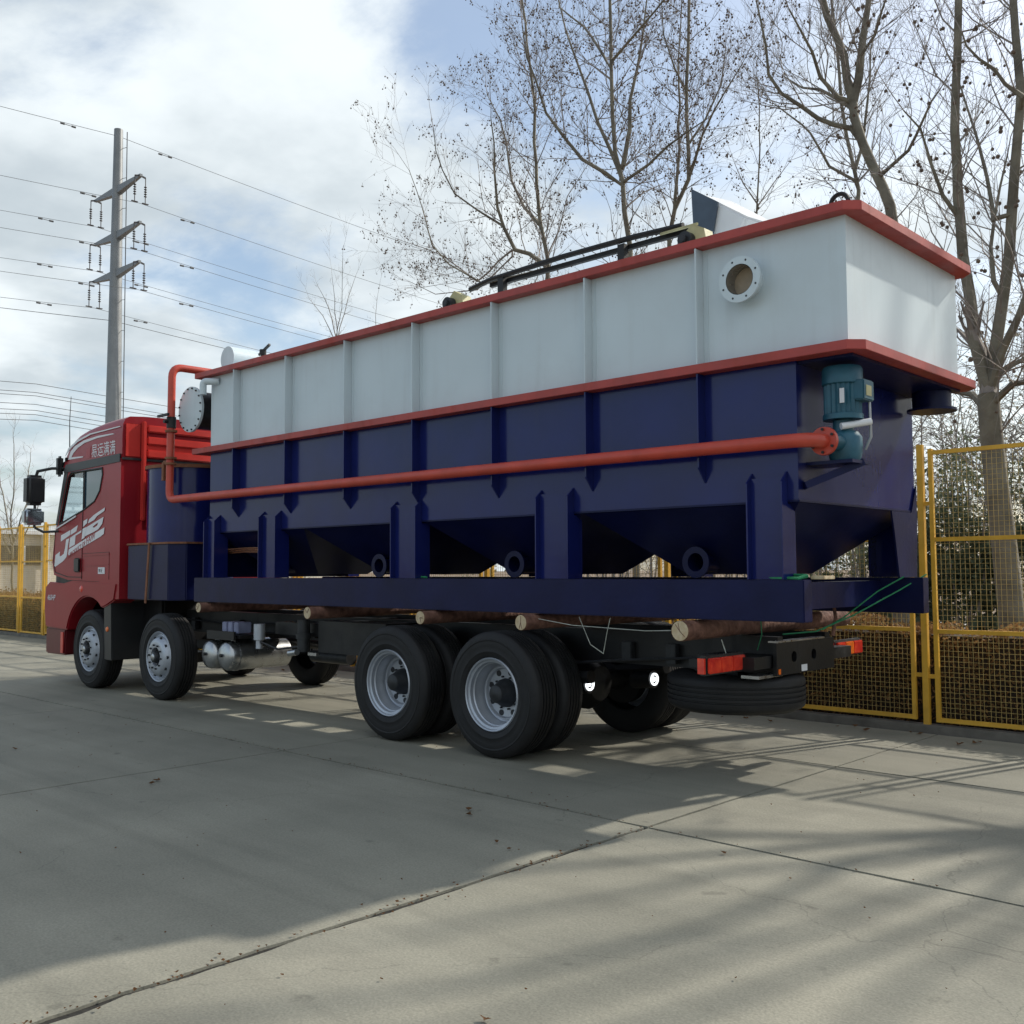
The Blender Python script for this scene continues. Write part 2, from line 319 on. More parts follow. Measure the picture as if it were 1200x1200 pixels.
weather(M['red'], .05, .06, (.2, .15, .13)); weather(M['trim'], .2, .2, (.2, .09, .07)); weather(M['pipe'], .15, .15, (.25, .09, .06))
weather(M['wire'], .3, .5, (.20, .13, .07)); weather(M['yellow'], .25, .25, (.35, .22, .08)); weather(M['rubber'], .08, .14, (.06, .056, .05)); weather(M['steel'], .1, .25, (.12, .11, .10)); weather(M['black'], .1, .2, (.03, .028, .025)); weather(M['motor'], .1, .2, (.06, .10, .11))
TREES={
 't1':[
([(-14.42,16.5,6.24),(-14.5,16.5,8.3),(-14.5,16.5,8.55),(-14.69,16.5,9.37),(-14.76,16.5,10.22),(-14.83,16.5,11.22),(-14.82,16.5,12.01),(-15.05,16.5,13.62),(-15.2,16.5,14.69)],0.075,0.025),
([(-14.5,16.5,8.3),(-14.9,16.36,8.66),(-15.21,16.21,8.78),(-15.42,16.07,9.3),(-15.49,15.93,9.75),(-15.4,15.79,10.53),(-15.31,15.64,11.1),(-15.25,15.5,11.56)],0.055,0.012),
([(-14.72,16.5,9.31),(-15.39,16.7,9.93),(-15.93,16.9,10.73),(-16.31,17.1,11.85),(-16.67,17.3,12.6),(-17.36,17.5,13.55)],0.04,0.01),
([(-15.91,16.5,9.6),(-16.36,16.2,9.96),(-16.83,15.9,10.41),(-16.88,15.6,10.89),(-16.79,15.3,11.24),(-16.57,15.0,11.62)],0.03,0.008),
([(-16.47,16.5,8.31),(-17.38,16.25,8.92),(-17.71,16.0,9.41),(-17.74,15.75,10.19),(-17.98,15.5,11.17)],0.03,0.008),
([(-14.52,16.5,8.55),(-14.43,16.83,9.19),(-14.45,17.17,10.07),(-14.09,17.5,10.85)],0.02,0.006),
([(-15.56,16.5,8.92),(-16.98,16.8,8.54),(-18.51,17.1,9.57),(-19.66,17.4,10.12),(-21.06,17.7,10.75)],0.025,0.006),
([(-15.56,16.5,8.78),(-16.51,16.33,8.14),(-17.8,16.17,8.26),(-18.55,16.0,8.69)],0.02,0.006),
 ],
 't2':[
([(-11.8,16.0,6.12),(-11.86,16.0,8.02),(-11.95,16.0,8.79),(-12.01,16.0,9.4),(-12.17,16.0,10.03),(-12.25,16.0,10.89),(-12.26,16.0,11.9),(-12.28,16.0,13.3),(-12.29,16.0,14.03)],0.085,0.03),
([(-12.01,16.0,9.32),(-12.27,15.79,9.59),(-12.69,15.57,9.93),(-13.03,15.36,10.45),(-13.3,15.14,10.95),(-13.34,14.93,11.53),(-13.44,14.71,12.02),(-13.36,14.5,12.57)],0.045,0.012),
([(-12.11,16.0,9.66),(-12.49,16.17,10.3),(-12.91,16.33,11.03),(-13.27,16.5,11.82),(-13.71,16.67,12.66),(-14.18,16.83,13.76),(-14.52,17.0,14.62)],0.045,0.015),
([(-12.0,16.0,9.75),(-11.92,16.1,10.52),(-11.96,16.2,11.15),(-11.83,16.3,11.86),(-11.77,16.4,12.53),(-11.74,16.5,13.29)],0.05,0.015),
([(-11.94,16.0,9.39),(-11.2,15.75,9.45),(-10.56,15.5,9.57),(-9.98,15.25,9.56),(-9.37,15.0,9.52)],0.035,0.01),
([(-12.26,16.0,11.84),(-12.89,16.33,12.69),(-13.55,16.67,13.51),(-14.52,17.0,14.46)],0.035,0.015),
([(-12.23,16.0,12.01),(-11.36,15.67,12.14),(-10.66,15.33,12.19),(-10.14,15.0,12.17)],0.03,0.015),
([(-11.86,16.0,8.89),(-11.84,16.5,9.29),(-11.77,17.0,9.59)],0.02,0.006),
 ],
 't3':[
([(-12.75,18.5,6.68),(-12.6,18.5,9.03),(-12.47,18.5,9.62),(-12.08,18.5,10.19),(-12.07,18.5,10.86),(-12.1,18.5,11.6),(-12.09,18.5,12.32),(-12.05,18.5,13.28),(-12.01,18.5,14.24),(-12.0,18.5,15.02)],0.08,0.03),
([(-12.45,18.5,9.77),(-12.5,18.7,10.56),(-12.57,18.9,11.63),(-12.71,19.1,12.74),(-12.81,19.3,13.87),(-12.83,19.5,14.99)],0.04,0.012),
([(-11.96,18.5,10.54),(-11.58,18.25,10.92),(-11.1,18.0,11.24),(-10.63,17.75,11.46),(-10.12,17.5,11.73)],0.035,0.01),
([(-12.07,18.5,10.95),(-11.87,18.83,11.58),(-11.63,19.17,12.4),(-11.7,19.5,13.34)],0.03,0.01),
([(-12.07,18.5,12.12),(-12.2,18.17,12.62),(-12.23,17.83,13.27),(-12.05,17.5,13.83)],0.03,0.01),
 ],
 't3b':[
([(-11.89,21.0,8.38),(-11.83,21.0,10.07),(-11.71,21.0,11.52),(-11.71,21.0,12.55),(-11.74,21.0,13.29)],0.05,0.012),
([(-11.8,21.0,10.2),(-11.69,21.5,10.83),(-11.49,22.0,11.44)],0.02,0.006),
([(-11.8,21.0,10.2),(-11.91,20.5,10.61),(-11.83,20.0,10.95)],0.02,0.006),
 ],
 't4':[
([(-6.15,15.0,5.04),(-6.12,15.0,6.75),(-6.16,15.0,7.12),(-6.27,15.0,7.45),(-6.44,15.0,7.87),(-6.57,15.0,8.24),(-6.69,15.0,8.69),(-6.74,15.0,8.98),(-6.82,15.0,9.34),(-6.87,15.0,9.77),(-6.99,15.0,10.13),(-7.14,15.0,10.55),(-7.19,15.0,10.82),(-7.24,15.0,11.27)],0.13,0.05),
([(-6.73,15.0,9.0),(-6.66,15.12,9.38),(-6.68,15.24,9.79),(-6.68,15.36,10.21),(-6.62,15.48,10.79),(-6.61,15.6,11.27)],0.075,0.04),
([(-6.75,15.0,8.55),(-6.98,14.85,8.63),(-7.19,14.7,8.76),(-7.36,14.55,8.94),(-7.63,14.4,9.19),(-7.78,14.25,9.51),(-7.74,14.1,9.92),(-7.75,13.95,10.32),(-7.73,13.8,10.53)],0.045,0.012),
([(-6.77,15.0,8.9),(-7.07,15.25,9.21),(-7.5,15.5,9.6),(-7.96,15.75,9.89),(-8.41,16.0,10.32)],0.04,0.01),
([(-6.95,15.0,9.1),(-7.13,14.75,9.41),(-7.15,14.5,9.74),(-7.18,14.25,9.96),(-7.26,14.0,10.29)],0.04,0.012),
([(-6.35,15.0,7.64),(-6.06,14.8,7.68),(-5.73,14.6,7.77),(-5.51,14.4,7.87),(-5.21,14.2,8.2),(-5.01,14.0,8.22)],0.035,0.01),
([(-6.57,15.0,9.67),(-6.27,14.83,9.83),(-6.06,14.67,10.09),(-5.92,14.5,10.23)],0.03,0.012),
 ],
 't4b':[
([(-8.56,19.0,6.09),(-8.46,19.0,9.11),(-8.51,19.0,9.5),(-8.67,19.0,10.27),(-8.75,19.0,10.98),(-8.8,19.0,11.6),(-8.83,19.0,12.27),(-8.9,19.0,13.19)],0.075,0.025),
([(-8.51,19.0,9.31),(-8.95,18.8,9.67),(-9.02,18.6,9.93),(-9.12,18.4,10.28),(-9.21,18.2,10.41),(-9.75,18.0,10.98)],0.035,0.01),
([(-8.51,19.0,9.5),(-8.46,19.25,10.11),(-8.43,19.5,11.06),(-8.45,19.75,12.24),(-8.36,20.0,13.03)],0.035,0.012),
([(-8.48,19.0,9.25),(-8.34,19.33,9.62),(-8.61,19.67,10.1),(-8.6,20.0,10.92)],0.025,0.01),
 ],
 't5':[
([(-3.76,12.4,0.29),(-3.81,12.4,0.94),(-3.88,12.4,1.85),(-3.94,12.4,2.65),(-3.99,12.4,3.36),(-4.0,12.4,3.64)],0.155,0.12),
([(-4.0,12.4,3.61),(-4.08,12.4,4.08),(-4.13,12.4,4.29),(-4.17,12.4,4.82),(-4.24,12.4,5.35),(-4.27,12.4,5.8),(-4.28,12.4,6.05),(-4.28,12.4,6.46),(-4.28,12.4,6.92),(-4.27,12.4,7.38),(-4.23,12.4,7.83),(-4.21,12.4,8.52),(-4.19,12.4,9.16)],0.075,0.04),
([(-3.98,12.4,3.64),(-3.91,12.46,4.27),(-3.83,12.51,4.77),(-3.77,12.57,5.28),(-3.68,12.62,6.31),(-3.62,12.68,7.03),(-3.61,12.73,7.26),(-3.68,12.79,8.04),(-3.71,12.84,8.5),(-3.73,12.9,9.18)],0.075,0.04),
([(-3.96,12.4,3.63),(-3.8,12.32,4.11),(-3.7,12.24,4.25),(-3.55,12.16,4.46),(-3.37,12.08,4.89),(-3.21,12.0,5.42)],0.055,0.03),
([(-3.96,12.4,3.51),(-3.67,12.23,3.7),(-3.51,12.07,3.68),(-3.19,11.9,3.78)],0.05,0.02),
([(-3.95,12.4,3.71),(-3.93,12.55,3.86),(-3.81,12.7,4.01),(-3.73,12.85,4.08),(-3.53,13.0,4.29)],0.04,0.02),
([(-4.06,12.4,3.52),(-4.23,12.57,3.69),(-4.5,12.73,3.78),(-4.8,12.9,3.88)],0.05,0.02),
([(-3.52,12.4,7.08),(-3.67,12.3,7.25),(-3.75,12.2,7.41),(-3.88,12.1,7.55),(-3.96,12.0,7.67),(-3.99,11.9,7.82)],0.03,0.01),
([(-3.87,12.4,5.7),(-3.92,12.53,5.97),(-4.01,12.67,6.33),(-4.13,12.8,6.78),(-4.19,12.93,7.0),(-4.34,13.07,7.4),(-4.48,13.2,7.83)],0.03,0.01),
([(-3.89,12.4,4.97),(-3.97,12.6,5.44),(-3.99,12.8,5.83),(-3.97,13.0,6.28),(-3.94,13.2,6.77)],0.03,0.01),
([(-4.3,12.4,5.89),(-4.38,12.2,6.07),(-4.44,12.0,6.44),(-4.46,11.8,6.8),(-4.57,11.6,6.98)],0.03,0.008),
 ],
 'bush':[
([(-29.63,22.0,9.97),(-29.29,22.0,11.17),(-29.24,22.0,12.11),(-29.2,22.0,12.95)],0.03,0.008),
([(-29.53,22.0,9.96),(-30.26,22.15,11.38),(-31.18,22.3,12.4)],0.025,0.006),
([(-29.48,22.0,9.95),(-29.08,22.15,11.48),(-28.78,22.3,12.33)],0.02,0.006),
([(-29.63,22.0,9.97),(-30.22,21.85,11.0),(-30.87,21.7,11.73)],0.02,0.006),
([(-29.48,22.0,9.95),(-29.5,21.85,11.5),(-29.4,21.7,12.23)],0.02,0.006),
([(-27.32,22.0,9.6),(-27.14,21.85,10.45),(-26.86,21.7,10.96)],0.02,0.006),
 ],
 'left':[
([(-39.25,14.5,1.31),(-39.5,14.5,3.86),(-39.41,14.5,5.14),(-39.41,14.5,6.43)],0.05,0.012),
([(-39.42,14.5,2.58),(-39.09,14.83,4.18),(-39.72,15.17,5.53),(-40.46,15.5,6.28)],0.035,0.008),
([(-39.42,14.5,2.58),(-41.2,14.83,4.28),(-42.64,15.17,5.4),(-44.63,15.5,6.99)],0.035,0.008),
([(-39.38,14.5,1.95),(-35.98,14.0,3.69),(-34.19,13.5,4.73)],0.03,0.008),
([(-39.48,14.5,2.27),(-40.13,14.0,3.87),(-40.56,13.5,5.8)],0.03,0.008),
 ],
}
DECAL={'bar1':[(-14.849,2.135),(-14.538,2.204),(-14.538,2.135),(-14.853,2.046)],'bar2':[(-14.515,2.203),(-14.287,2.268),(-14.335,2.182),(-14.52,2.134)],'J':[(-14.671,2.069),(-14.568,2.088),(-14.612,1.975),(-14.63,1.861),(-14.658,1.815),(-14.756,1.762),(-15.031,1.68),(-15.06,1.698),(-15.03,1.851),(-14.878,1.901),(-14.885,1.833),(-14.83,1.836),(-14.743,1.866),(-14.701,1.946)],'Hl':[(-14.536,2.093),(-14.359,2.118),(-14.38,1.994),(-14.565,1.948)],'Hc':[(-14.536,2.096),(-14.17,2.192),(-14.177,2.159),(-14.357,2.119)],'Hu':[(-14.106,2.318),(-13.979,2.347),(-13.993,2.284),(-14.116,2.236)],'Hr':[(-14.127,2.21),(-14.002,2.232),(-14.061,2.084),(-14.155,2.057),(-14.141,2.146)],'s1':[(-13.959,2.29),(-13.927,2.334),(-13.786,2.388),(-13.444,2.479),(-13.458,2.433),(-13.685,2.369),(-13.766,2.32),(-13.95,2.282)],'s2':[(-13.99,2.232),(-13.479,2.353),(-13.516,2.26),(-13.628,2.19),(-13.759,2.158),(-14.062,2.099),(-14.031,2.173)],'s2h':[(-13.812,2.226),(-13.64,2.286),(-13.663,2.243),(-13.762,2.213)],'strip':[(-14.573,1.929),(-13.925,2.092),(-13.449,2.207),(-13.462,2.12),(-13.558,2.086),(-14.605,1.833)]}
STRIPES={'a':[(-14.849,3.295),(-14.699,3.399),(-14.417,3.49),(-13.996,3.549),(-13.081,3.562),(-13.051,3.549),(-13.964,3.529),(-14.383,3.465),(-14.647,3.38),(-14.807,3.291)],'b':[(-14.691,3.238),(-14.612,3.348),(-14.48,3.409),(-14.186,3.468),(-13.741,3.49),(-13.284,3.483),(-13.224,3.468),(-13.74,3.462),(-14.152,3.43),(-14.379,3.378),(-14.526,3.312),(-14.59,3.259),(-14.192,3.244),(-14.208,3.228),(-14.691,3.231)]}
# ================================================================== SETTING: ground, slabs
g = MB(); g.add([(-900, -600, -.05), (700, -600, -.05), (700, 1500, -.05), (-900, 1500, -.05)], [(0, 1, 2, 3)])
g.build('ground', M['soil'], kind='structure')
yard = MB().box(-60, 14, -12, 9.98, -.045, -.014).build('concrete_yard', M['joint'], kind='structure')
XS = [-60, -52, -44, -36, -28, -24, -20, -15.95, -11.95, -7.75, -3.77, .2, 4.2, 8.2, 14]
YS = [-12, -7, -2.9, 1.0, 5.2, 7.8, 9.02, 9.96]
rj = random.Random(3)
def edge(p, q, wob):
    n = max(1, int((Vector(q)-Vector(p)).length/.09)) if wob else 1
    d = (Vector(q)-Vector(p)).normalized(); nn = Vector((-d.y, d.x)); o = []; k = 0
    for i in range(n):
        t = i/n; k = k*.75+rj.gauss(0, wob)*.5
        o.append(tuple(Vector(p).lerp(Vector(q), t)+nn*(k if 0 < i else 0)))
    return o
for i in range(len(XS)-1):
    for j in range(len(YS)-1):
        x0, x1, y0, y1 = XS[i], XS[i+1], YS[j], YS[j+1]
        near = -13 < x0 < 5 and y0 > -1 and y0 < 9
        gx0 = .017 if (abs(x0+3.77) < .01 and y1 <= 5.3) else .007; gx1 = .017 if (abs(x1+3.77) < .01 and y1 <= 5.3) else .007
        gy = .0125; a = (x0+gx0, y0+gy); b = (x1-gx1, y0+gy); c = (x1-gx1, y1-gy); d = (x0+gx0, y1-gy)
        wb = .0035 if near else 0
        wx = .014 if near and y1 <= 5.3 else wb
        pts = edge(a, b, wb)+edge(b, c, wx if abs(x1+3.77) < .01 else wb)+edge(c, d, wb)+edge(d, a, wx if abs(x0+3.77) < .01 else wb)
        n = len(pts); mb = MB(); dz = rj.uniform(-.003, .001)
        mb.add([(p[0], p[1], dz) for p in pts]+[(p[0], p[1], -.014) for p in pts], [tuple(range(n))]+[(k, (k+1) % n, n+(k+1) % n, n+k) for k in range(n)])
        mb.build('slab', M['concrete'], yard, recalc=True)
# plinth under the fence
MB().box(-60, 14, 9.99, 10.16, -.04, .07).build('kerb', M['kerb'], bevel=.01, kind='structure')
MB().box(-300, 200, 24, 31, -.04, -.01).build('road', M['road'], kind='structure')
# ================================================================== fence
PW = 1.525; X0 = -3.91; FY = 10.07; FH = 2.79
fence = thing('mesh_fence', (X0, FY, .02), 'long yellow wire mesh fence along the yard edge behind the truck', 'fence')
post_me = MB().box(-.03, .03, -.03, .03, 0, 2.83).mesh('post', M['yellow'], bevel=.004)
fr = MB()
W2 = PW-.19
fr.box(0, .04, -.02, .02, .06, 2.74); fr.box(W2-.04, W2, -.02, .02, .06, 2.74)
for z in (.08, .94, 1.84, 2.70): fr.box(.04, W2-.04, -.018, .018, z-.018, z+.022)
for z in (.5, 2.2):
    fr.box(-.065, 0, -.008, .008, z-.02, z+.02); fr.box(W2, W2+.065, -.008, .008, z-.02, z+.02)
fr_me = fr.mesh('panel_frame', M['yellow'])
wm = MB(); nx = 27; pitch = (W2-.08)/nx
rw = random.Random(2)
for i in range(1, nx): wm.bar((.04+i*pitch+rw.gauss(0, .003), rw.gauss(0, .003), .1), (.04+i*pitch+rw.gauss(0, .003), rw.gauss(0, .003), 2.7), .0035)
nz = int(2.6/.05)
for i in range(1, nz): z = .1+i*.05; wm.bar((.03, .004, z+rw.gauss(0, .003)), (W2-.03, .004, z+rw.gauss(0, .003)), .0035)
wm_me = wm.mesh('wire_mesh', M['wire'], recalc=False)
def link(name, me, loc, parent, kind=None):
    o = bpy.data.objects.new(name, me); S.collection.objects.link(o); o.location = loc; o.parent = parent
    if kind: o['kind'] = kind
    WORG[o.name] = (0, 0, 0); return o
for i in range(-17, 4):
    x = i*PW
    link('post', post_me, (x, 0, -.02), fence)
    if i < 3:
        p = link('panel_frame', fr_me, (x+.095+rw.gauss(0, .004), rw.gauss(0, .006), .02+rw.gauss(0, .006)), fence); p.rotation_euler = (0, rw.gauss(0, .003), rw.gauss(0, .004)); link('wire_mesh', wm_me, (0, 0, 0), p, 'stuff')
# ================================================================== hedge
rh = random.Random(11)
def leaves(mb, pts, size, rnd, flatz=0):
    for p in pts:
        a = Vector((rnd.gauss(0, 1), rnd.gauss(0, 1), rnd.gauss(0, 1))).normalized(); b = a.orthogonal().normalized()
        b.rotate(Matrix.Rotation(rnd.uniform(0, 6.28), 3, a)); s_ = size*rnd.uniform(.6, 1.3); p = Vector(p); a = a*s_; b = b*s_*.6
        mb.v += [tuple(p-a), tuple(p+b), tuple(p+a), tuple(p-b)]; k = len(mb.v); mb.f.append((k-4, k-3, k-2, k-1)); mb.sm.append(False)
def hedge(x0, x1, n, size, name):
    mb = MB(); pts = []
    for i in range(n):
        x = rh.uniform(x0, x1); u = rh.random()
        hh = .98+.06*math.sin(x*2.1)+.04*math.sin(x*7.3)+.03*math.sin(x*17)+abs(rh.gauss(0, .02))
        if u < .45: pts.append((x, 10.36+abs(rh.gauss(0, .07)), rh.uniform(.0, hh)))
        elif u < .9: pts.append((x, rh.uniform(10.36, 11.15), hh-abs(rh.gauss(0, .07))+.03))
        else: pts.append((x, 11.15-abs(rh.gauss(0, .07)), rh.uniform(0, hh)))
    leaves(mb, pts, size, rh)
    for i in range(int((x1-x0)*40)):
        x = rh.uniform(x0, x1); y = rh.uniform(10.36, 11.1); mb.tube([(x, y, .3), (x+rh.uniform(-.1, .1), y+rh.uniform(-.1, .1), rh.uniform(.85, 1.2))], [.004, .002], 3, False)
    mb.build(name, M['leafb'], hdg, kind='stuff', recalc=False)
hdg = thing('hedge', (-4, 10.75, 0), 'low clipped brown dry-leaved hedge right behind the yellow fence', 'hedge')
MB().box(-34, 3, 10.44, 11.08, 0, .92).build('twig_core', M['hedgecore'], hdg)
hedge(-9.5, 1, 34000, .022, 'foliage'); hedge(-34, -9.5, 22000, .035, 'foliage')
# ================================================================== trees
rt = random.Random(5)
def grow(mb, balls, p, d, length, r, lvl, rnd, dens, ballp):
    P = [p]; n = 4 if lvl < 2 else 3; dd = d.copy()
    for i in range(n):
        dd = (dd+Vector((rnd.gauss(0, .16), rnd.gauss(0, .16), rnd.gauss(0, .12)+.08))).normalized(); P.append(P[-1]+dd*length/n)
    rr = [r*(1-.75*i/n) for i in range(n+1)]
    mb.tube(P, rr, 5 if r > .02 else 3, False)
    if lvl < 3:
        k = max(2, int(dens*length*(1, 3.2, 3.4)[lvl]))
        for i in range(k):
            t = rnd.uniform(.2, 1); j = min(n-1, int(t*n)); q = P[j].lerp(P[j+1], t*n-j)
            a = (P[j+1]-P[j]).normalized(); o = a.orthogonal().normalized(); o.rotate(Matrix.Rotation(rnd.uniform(0, 6.28), 3, a))
            nd = (a*rnd.uniform(.6, 1.0)+o*rnd.uniform(.5, .9)+Vector((0, 0, .15))).normalized()
            grow(mb, balls, q, nd, length*rnd.uniform(.32, .6), max(.0028, rr[j]*.55), lvl+1, rnd, dens, ballp)
    if lvl >= 1 and rnd.random() < ballp:
        for _ in range(rnd.choice((1, 1, 2, 3))):
            q = P[-1]+Vector((rnd.uniform(-.05, .05), rnd.uniform(-.05, .05), -rnd.uniform(.04, .12)))
            balls.append((q, P[-1]))
def tree(key, label, group, dens=1.0, ballp=.3, ballr=.019, sec=2.4, minlen=.8, name='plane_tree', grd=True, maxtop=99):
    limbs = TREES[key]; first = limbs[0][0]
    base = Vector(first[0]); t = thing(name, (base.x, base.y, 0), label, 'tree', group)
    rnd = random.Random(hash_key(key)); big = MB(); small = MB(); balls = []; allq = []
    for k, (pts, r0, r1) in enumerate(limbs):
        P = [Vector(p) for p in pts]
        if k == 0 and grd: P = [Vector((P[0].x, P[0].y, -.1)), Vector((P[0].x, P[0].y, .25))]+[p for p in P if p.z > .3]
        if k:      # start every limb on the wood it grows from
            b_ = min(allq, key=lambda q: (q-P[0]).length+max(0, q.z-P[0].z)*2)
            P = [b_]+(P if (b_-P[0]).length > .06 else P[1:])
        # refine
        Q = [P[0]]
        for a, b in zip(P, P[1:]):
            s_ = max(1, int((b-a).length/.5))
            for i in range(1, s_+1): Q.append(a.lerp(b, i/s_)+Vector((rnd.gauss(0, .006), rnd.gauss(0, .02), 0)))
        allq += Q
        T = sum((b-a).length for a, b in zip(Q, Q[1:])); acc = 0; rr = []
        for i, q in enumerate(Q):
            if i: acc += (q-Q[i-1]).length
            rr.append(r0+(r1-r0)*(acc/T))
        if k == 0 and grd: rr[0] *= 1.35; rr[1] *= 1.1
        (big if r0 > .028 else small).tube(Q, rr, 10 if r0 > .1 else (7 if r0 > .03 else 5), True)
        # side shoots
        acc = 0
        for i in range(1, len(Q)):
            seg = (Q[i]-Q[i-1]); acc += seg.length
            if Q[i].z < 2.6: continue
            cnt = sec*seg.length*dens*(1.0 if rr[i] < .06 else .7); c = int(cnt)+(1 if rnd.random() < cnt-int(cnt) else 0)
            for _ in range(c):
                a = seg.normalized(); o = a.orthogonal().normalized(); o.rotate(Matrix.Rotation(rnd.uniform(0, 6.28), 3, a))
                nd = (a*rnd.uniform(.45, .95)+o*rnd.uniform(.6, 1)+Vector((0, 0, .1))).normalized()
                grow(small, balls, Q[i-1].lerp(Q[i], rnd.random()), nd, rnd.uniform(minlen, minlen*2.2)*(.6 if r0 < .03 else 1), min(.014, rr[i]*.45), 1, rnd, dens, ballp)
        grow(small, balls, Q[-1], (Q[-1]-Q[-2]).normalized(), rnd.uniform(.8, 1.4), rr[-1]*.9, 1, rnd, dens, ballp)
    if big.v: big.build('trunk', M['treebark'], t, recalc=False)
    small.build('crown', M['twig'] if key not in ('bush', 'left') else M['twigfar'], t, recalc=False)
    if balls:
        bm_ = MB()
        for q, tip in balls:
            bm_.ico(q, ballr*rnd.uniform(.75, 1.25)); bm_.tube([tip, q], .002, 3, False)
        bm_.build('seed_balls', M['ball'], t, kind='stuff', recalc=False)
    return t
def hash_key(k): return sum(ord(c)*(i+3) for i, c in enumerate(k))
GP = 'bare plane trees behind the fence'
tree('t1', 'bare plane tree full of seed balls, leftmost of the tall trees over the tank', GP, 1.5, .46, sec=2.9, ballr=.017)
tree('t2', 'bare plane tree with straight trunk rising behind the middle of the tank top', GP, 1.5, .44, sec=2.9, ballr=.017)
tree('t3', 'bare plane tree behind the grey hopper on the tank top, slim double stem', GP, 1.5, .42, sec=2.8)
tree('t3b', 'very slim young bare tree just right of the grey hopper on the tank', GP, 1.3, .45)
tree('t4', 'bare tree with strongly leaning trunk rising behind the rear corner of the tank', GP, 1.6, .06, sec=2.8)
tree('t4b', 'thin upright bare tree just left of the leaning tree behind the tank corner', GP, 1.5, .10)
tree('t5', 'big forked plane tree with thick mottled trunk right of the tank behind the fence', GP, 1.45, .09, ballr=.024, sec=2.4)
tree('bush', 'small bare bush whose shoots show over the middle of the tank rim', None, 1.3, 0, name='bare_bush', minlen=.35, sec=3.6)
tree('left', 'slender pale bare tree behind the fence left of the red cab', None, 1.3, 0, name='bare_tree', minlen=.35, sec=3.4)
# trees of the same row just right of the picture: they throw the branch shadows on the yard
def synth(bx, by, seed, lean=0):
    rr = random.Random(seed); L_ = [([(bx, by, 0), (bx+lean, by, 1.6), (bx+lean*1.5, by, 3.1)], .17, .13)]
    L_[0] = ([(bx, by, 0), (bx+lean, by, 2.2), (bx+lean*1.5, by, 4.7)], .16, .12)
    for k in range(7):
        a = k*.9+rr.uniform(-.3, .3); o = .38+rr.random()*.25; top = rr.uniform(9.0, 12.5)
        pts = [(bx+lean*1.5, by, 4.6)]
        for i in range(1, 7):
            z = 4.6+(top-4.6)*i/6; sp = o*(i/6)**.7*4.4
            pts.append((bx+lean*1.5+math.cos(a)*sp+rr.gauss(0, .12), by+math.sin(a)*sp*.8+rr.gauss(0, .12), z))
        L_.append((pts, .062, .018))
    return L_
TREES['s1'] = synth(-.3, 12.7, 1, .1); TREES['s2'] = synth(4.2, 12.3, 2, -.1)
tree('s1', 'spreading bare plane tree in the row right of the forked tree', GP, 1.05, .05, sec=1.9)
tree('s2', 'spreading bare plane tree at the far right end of the row', GP, 1.05, .05, sec=1.9)
# ------------------------------------------------------------------ far planting
rf = random.Random(21)
def clump(mb, c, rx, ry, rz, n, size):
    pts = []
    sub_ = [(c[0]+rf.gauss(0, rx*.55), c[1]+rf.gauss(0, ry*.5), c[2]+rf.gauss(0, rz*.5), rf.uniform(.25, .6)) for _ in range(14)]
    for i in range(n):
        s_ = rf.choice(sub_); v = Vector((rf.gauss(0, 1), rf.gauss(0, 1), rf.gauss(0, 1))).normalized()*rf.random()**.4*s_[3]*max(rx, rz)*.8
        pts.append((s_[0]+v.x, s_[1]+v.y, max(.05, s_[2]+v.z)))
    leaves(mb, pts, size, rf)
def evergreen(x, y, h, label, rx):
    t = thing('evergreen_shrub', (x, y, 0), label, 'shrub', 'evergreen shrubs beyond the hedge')
    mb = MB(); clump(mb, (x, y, h*.5), rx, rx*.8, h*.5, 6500, .042); clump(mb, (x, y+.2, h*.36), rx*.9, rx*.5, h*.32, 900, .13); mb.build('foliage', M['green'], t, kind='stuff', recalc=False)
    st = MB()
    for k in range(5): st.tube([(x+rf.uniform(-.2, .2), y, -.05), (x+rf.uniform(-rx, rx)*.5, y+rf.uniform(-.3, .3), h*.75)], [.03, .01], 5, False)
    st.build('stem', M['twig'], t, recalc=False)
EV = [(-6.1, 17.5, 3.2, 1.0, 'dark evergreen shrub seen through the mesh just right of the tank end'),
      (-4.6, 18.5, 3.4, 1.1, 'dark evergreen shrub behind the forked trunk right of the tank'),
      (-3.0, 17.6, 2.9, 1.0, 'dark evergreen shrub at the right edge behind the fence'),
      (-7.9, 18.2, 2.7, 1.1, 'dark evergreen shrub hidden in part behind the tank end')]
for x, y, h, rx, lb in EV: evergreen(x, y, h, lb, rx)
# far belt of twiggy young trees: reads as one mass
belt = MB(); bl = MB(); rb = random.Random(33); dummy = []
for i in range(210):
    x = rb.uniform(-17, 6); y = rb.uniform(19.5, 23.5); h = rb.uniform(3.8, 6.6)
    P = [Vector((x, y, -.05))]
    for k in range(5): P.append(P[-1]+Vector((rb.gauss(0, .10), rb.gauss(0, .1), h/5)))
    belt.tube(P, [.035, .03, .024, .018, .012, .006], 4, False)
    for k in range(20):
        j = rb.choice((1, 2, 2, 3, 3, 4, 4)); q = P[j].lerp(P[min(5, j+1)], rb.random()); d = Vector((rb.gauss(0, 1), rb.gauss(0, 1), rb.uniform(.3, 1.2))).normalized()
        L0 = rb.uniform(.5, 1.3); e = q+d*L0; mid = q.lerp(e, .5)+Vector((0, 0, .08)); belt.tube([q, mid, e], [.010, .007, .004], 3, False)
        for _ in range(3):
            d2 = (d+Vector((rb.gauss(0, .6), rb.gauss(0, .6), rb.gauss(0, .4)))).normalized(); e2 = mid+d2*rb.uniform(.3, .7); belt.tube([mid, e2], [.006, .003], 3, False)
            dummy.append(tuple(e2))
            if rb.random() < .6: dummy.append(tuple(e2+Vector((rb.gauss(0, .1), rb.gauss(0, .1), rb.gauss(0, .1)))))
belt.build('distant_wood', M['twigfar'], kind='stuff', recalc=False)
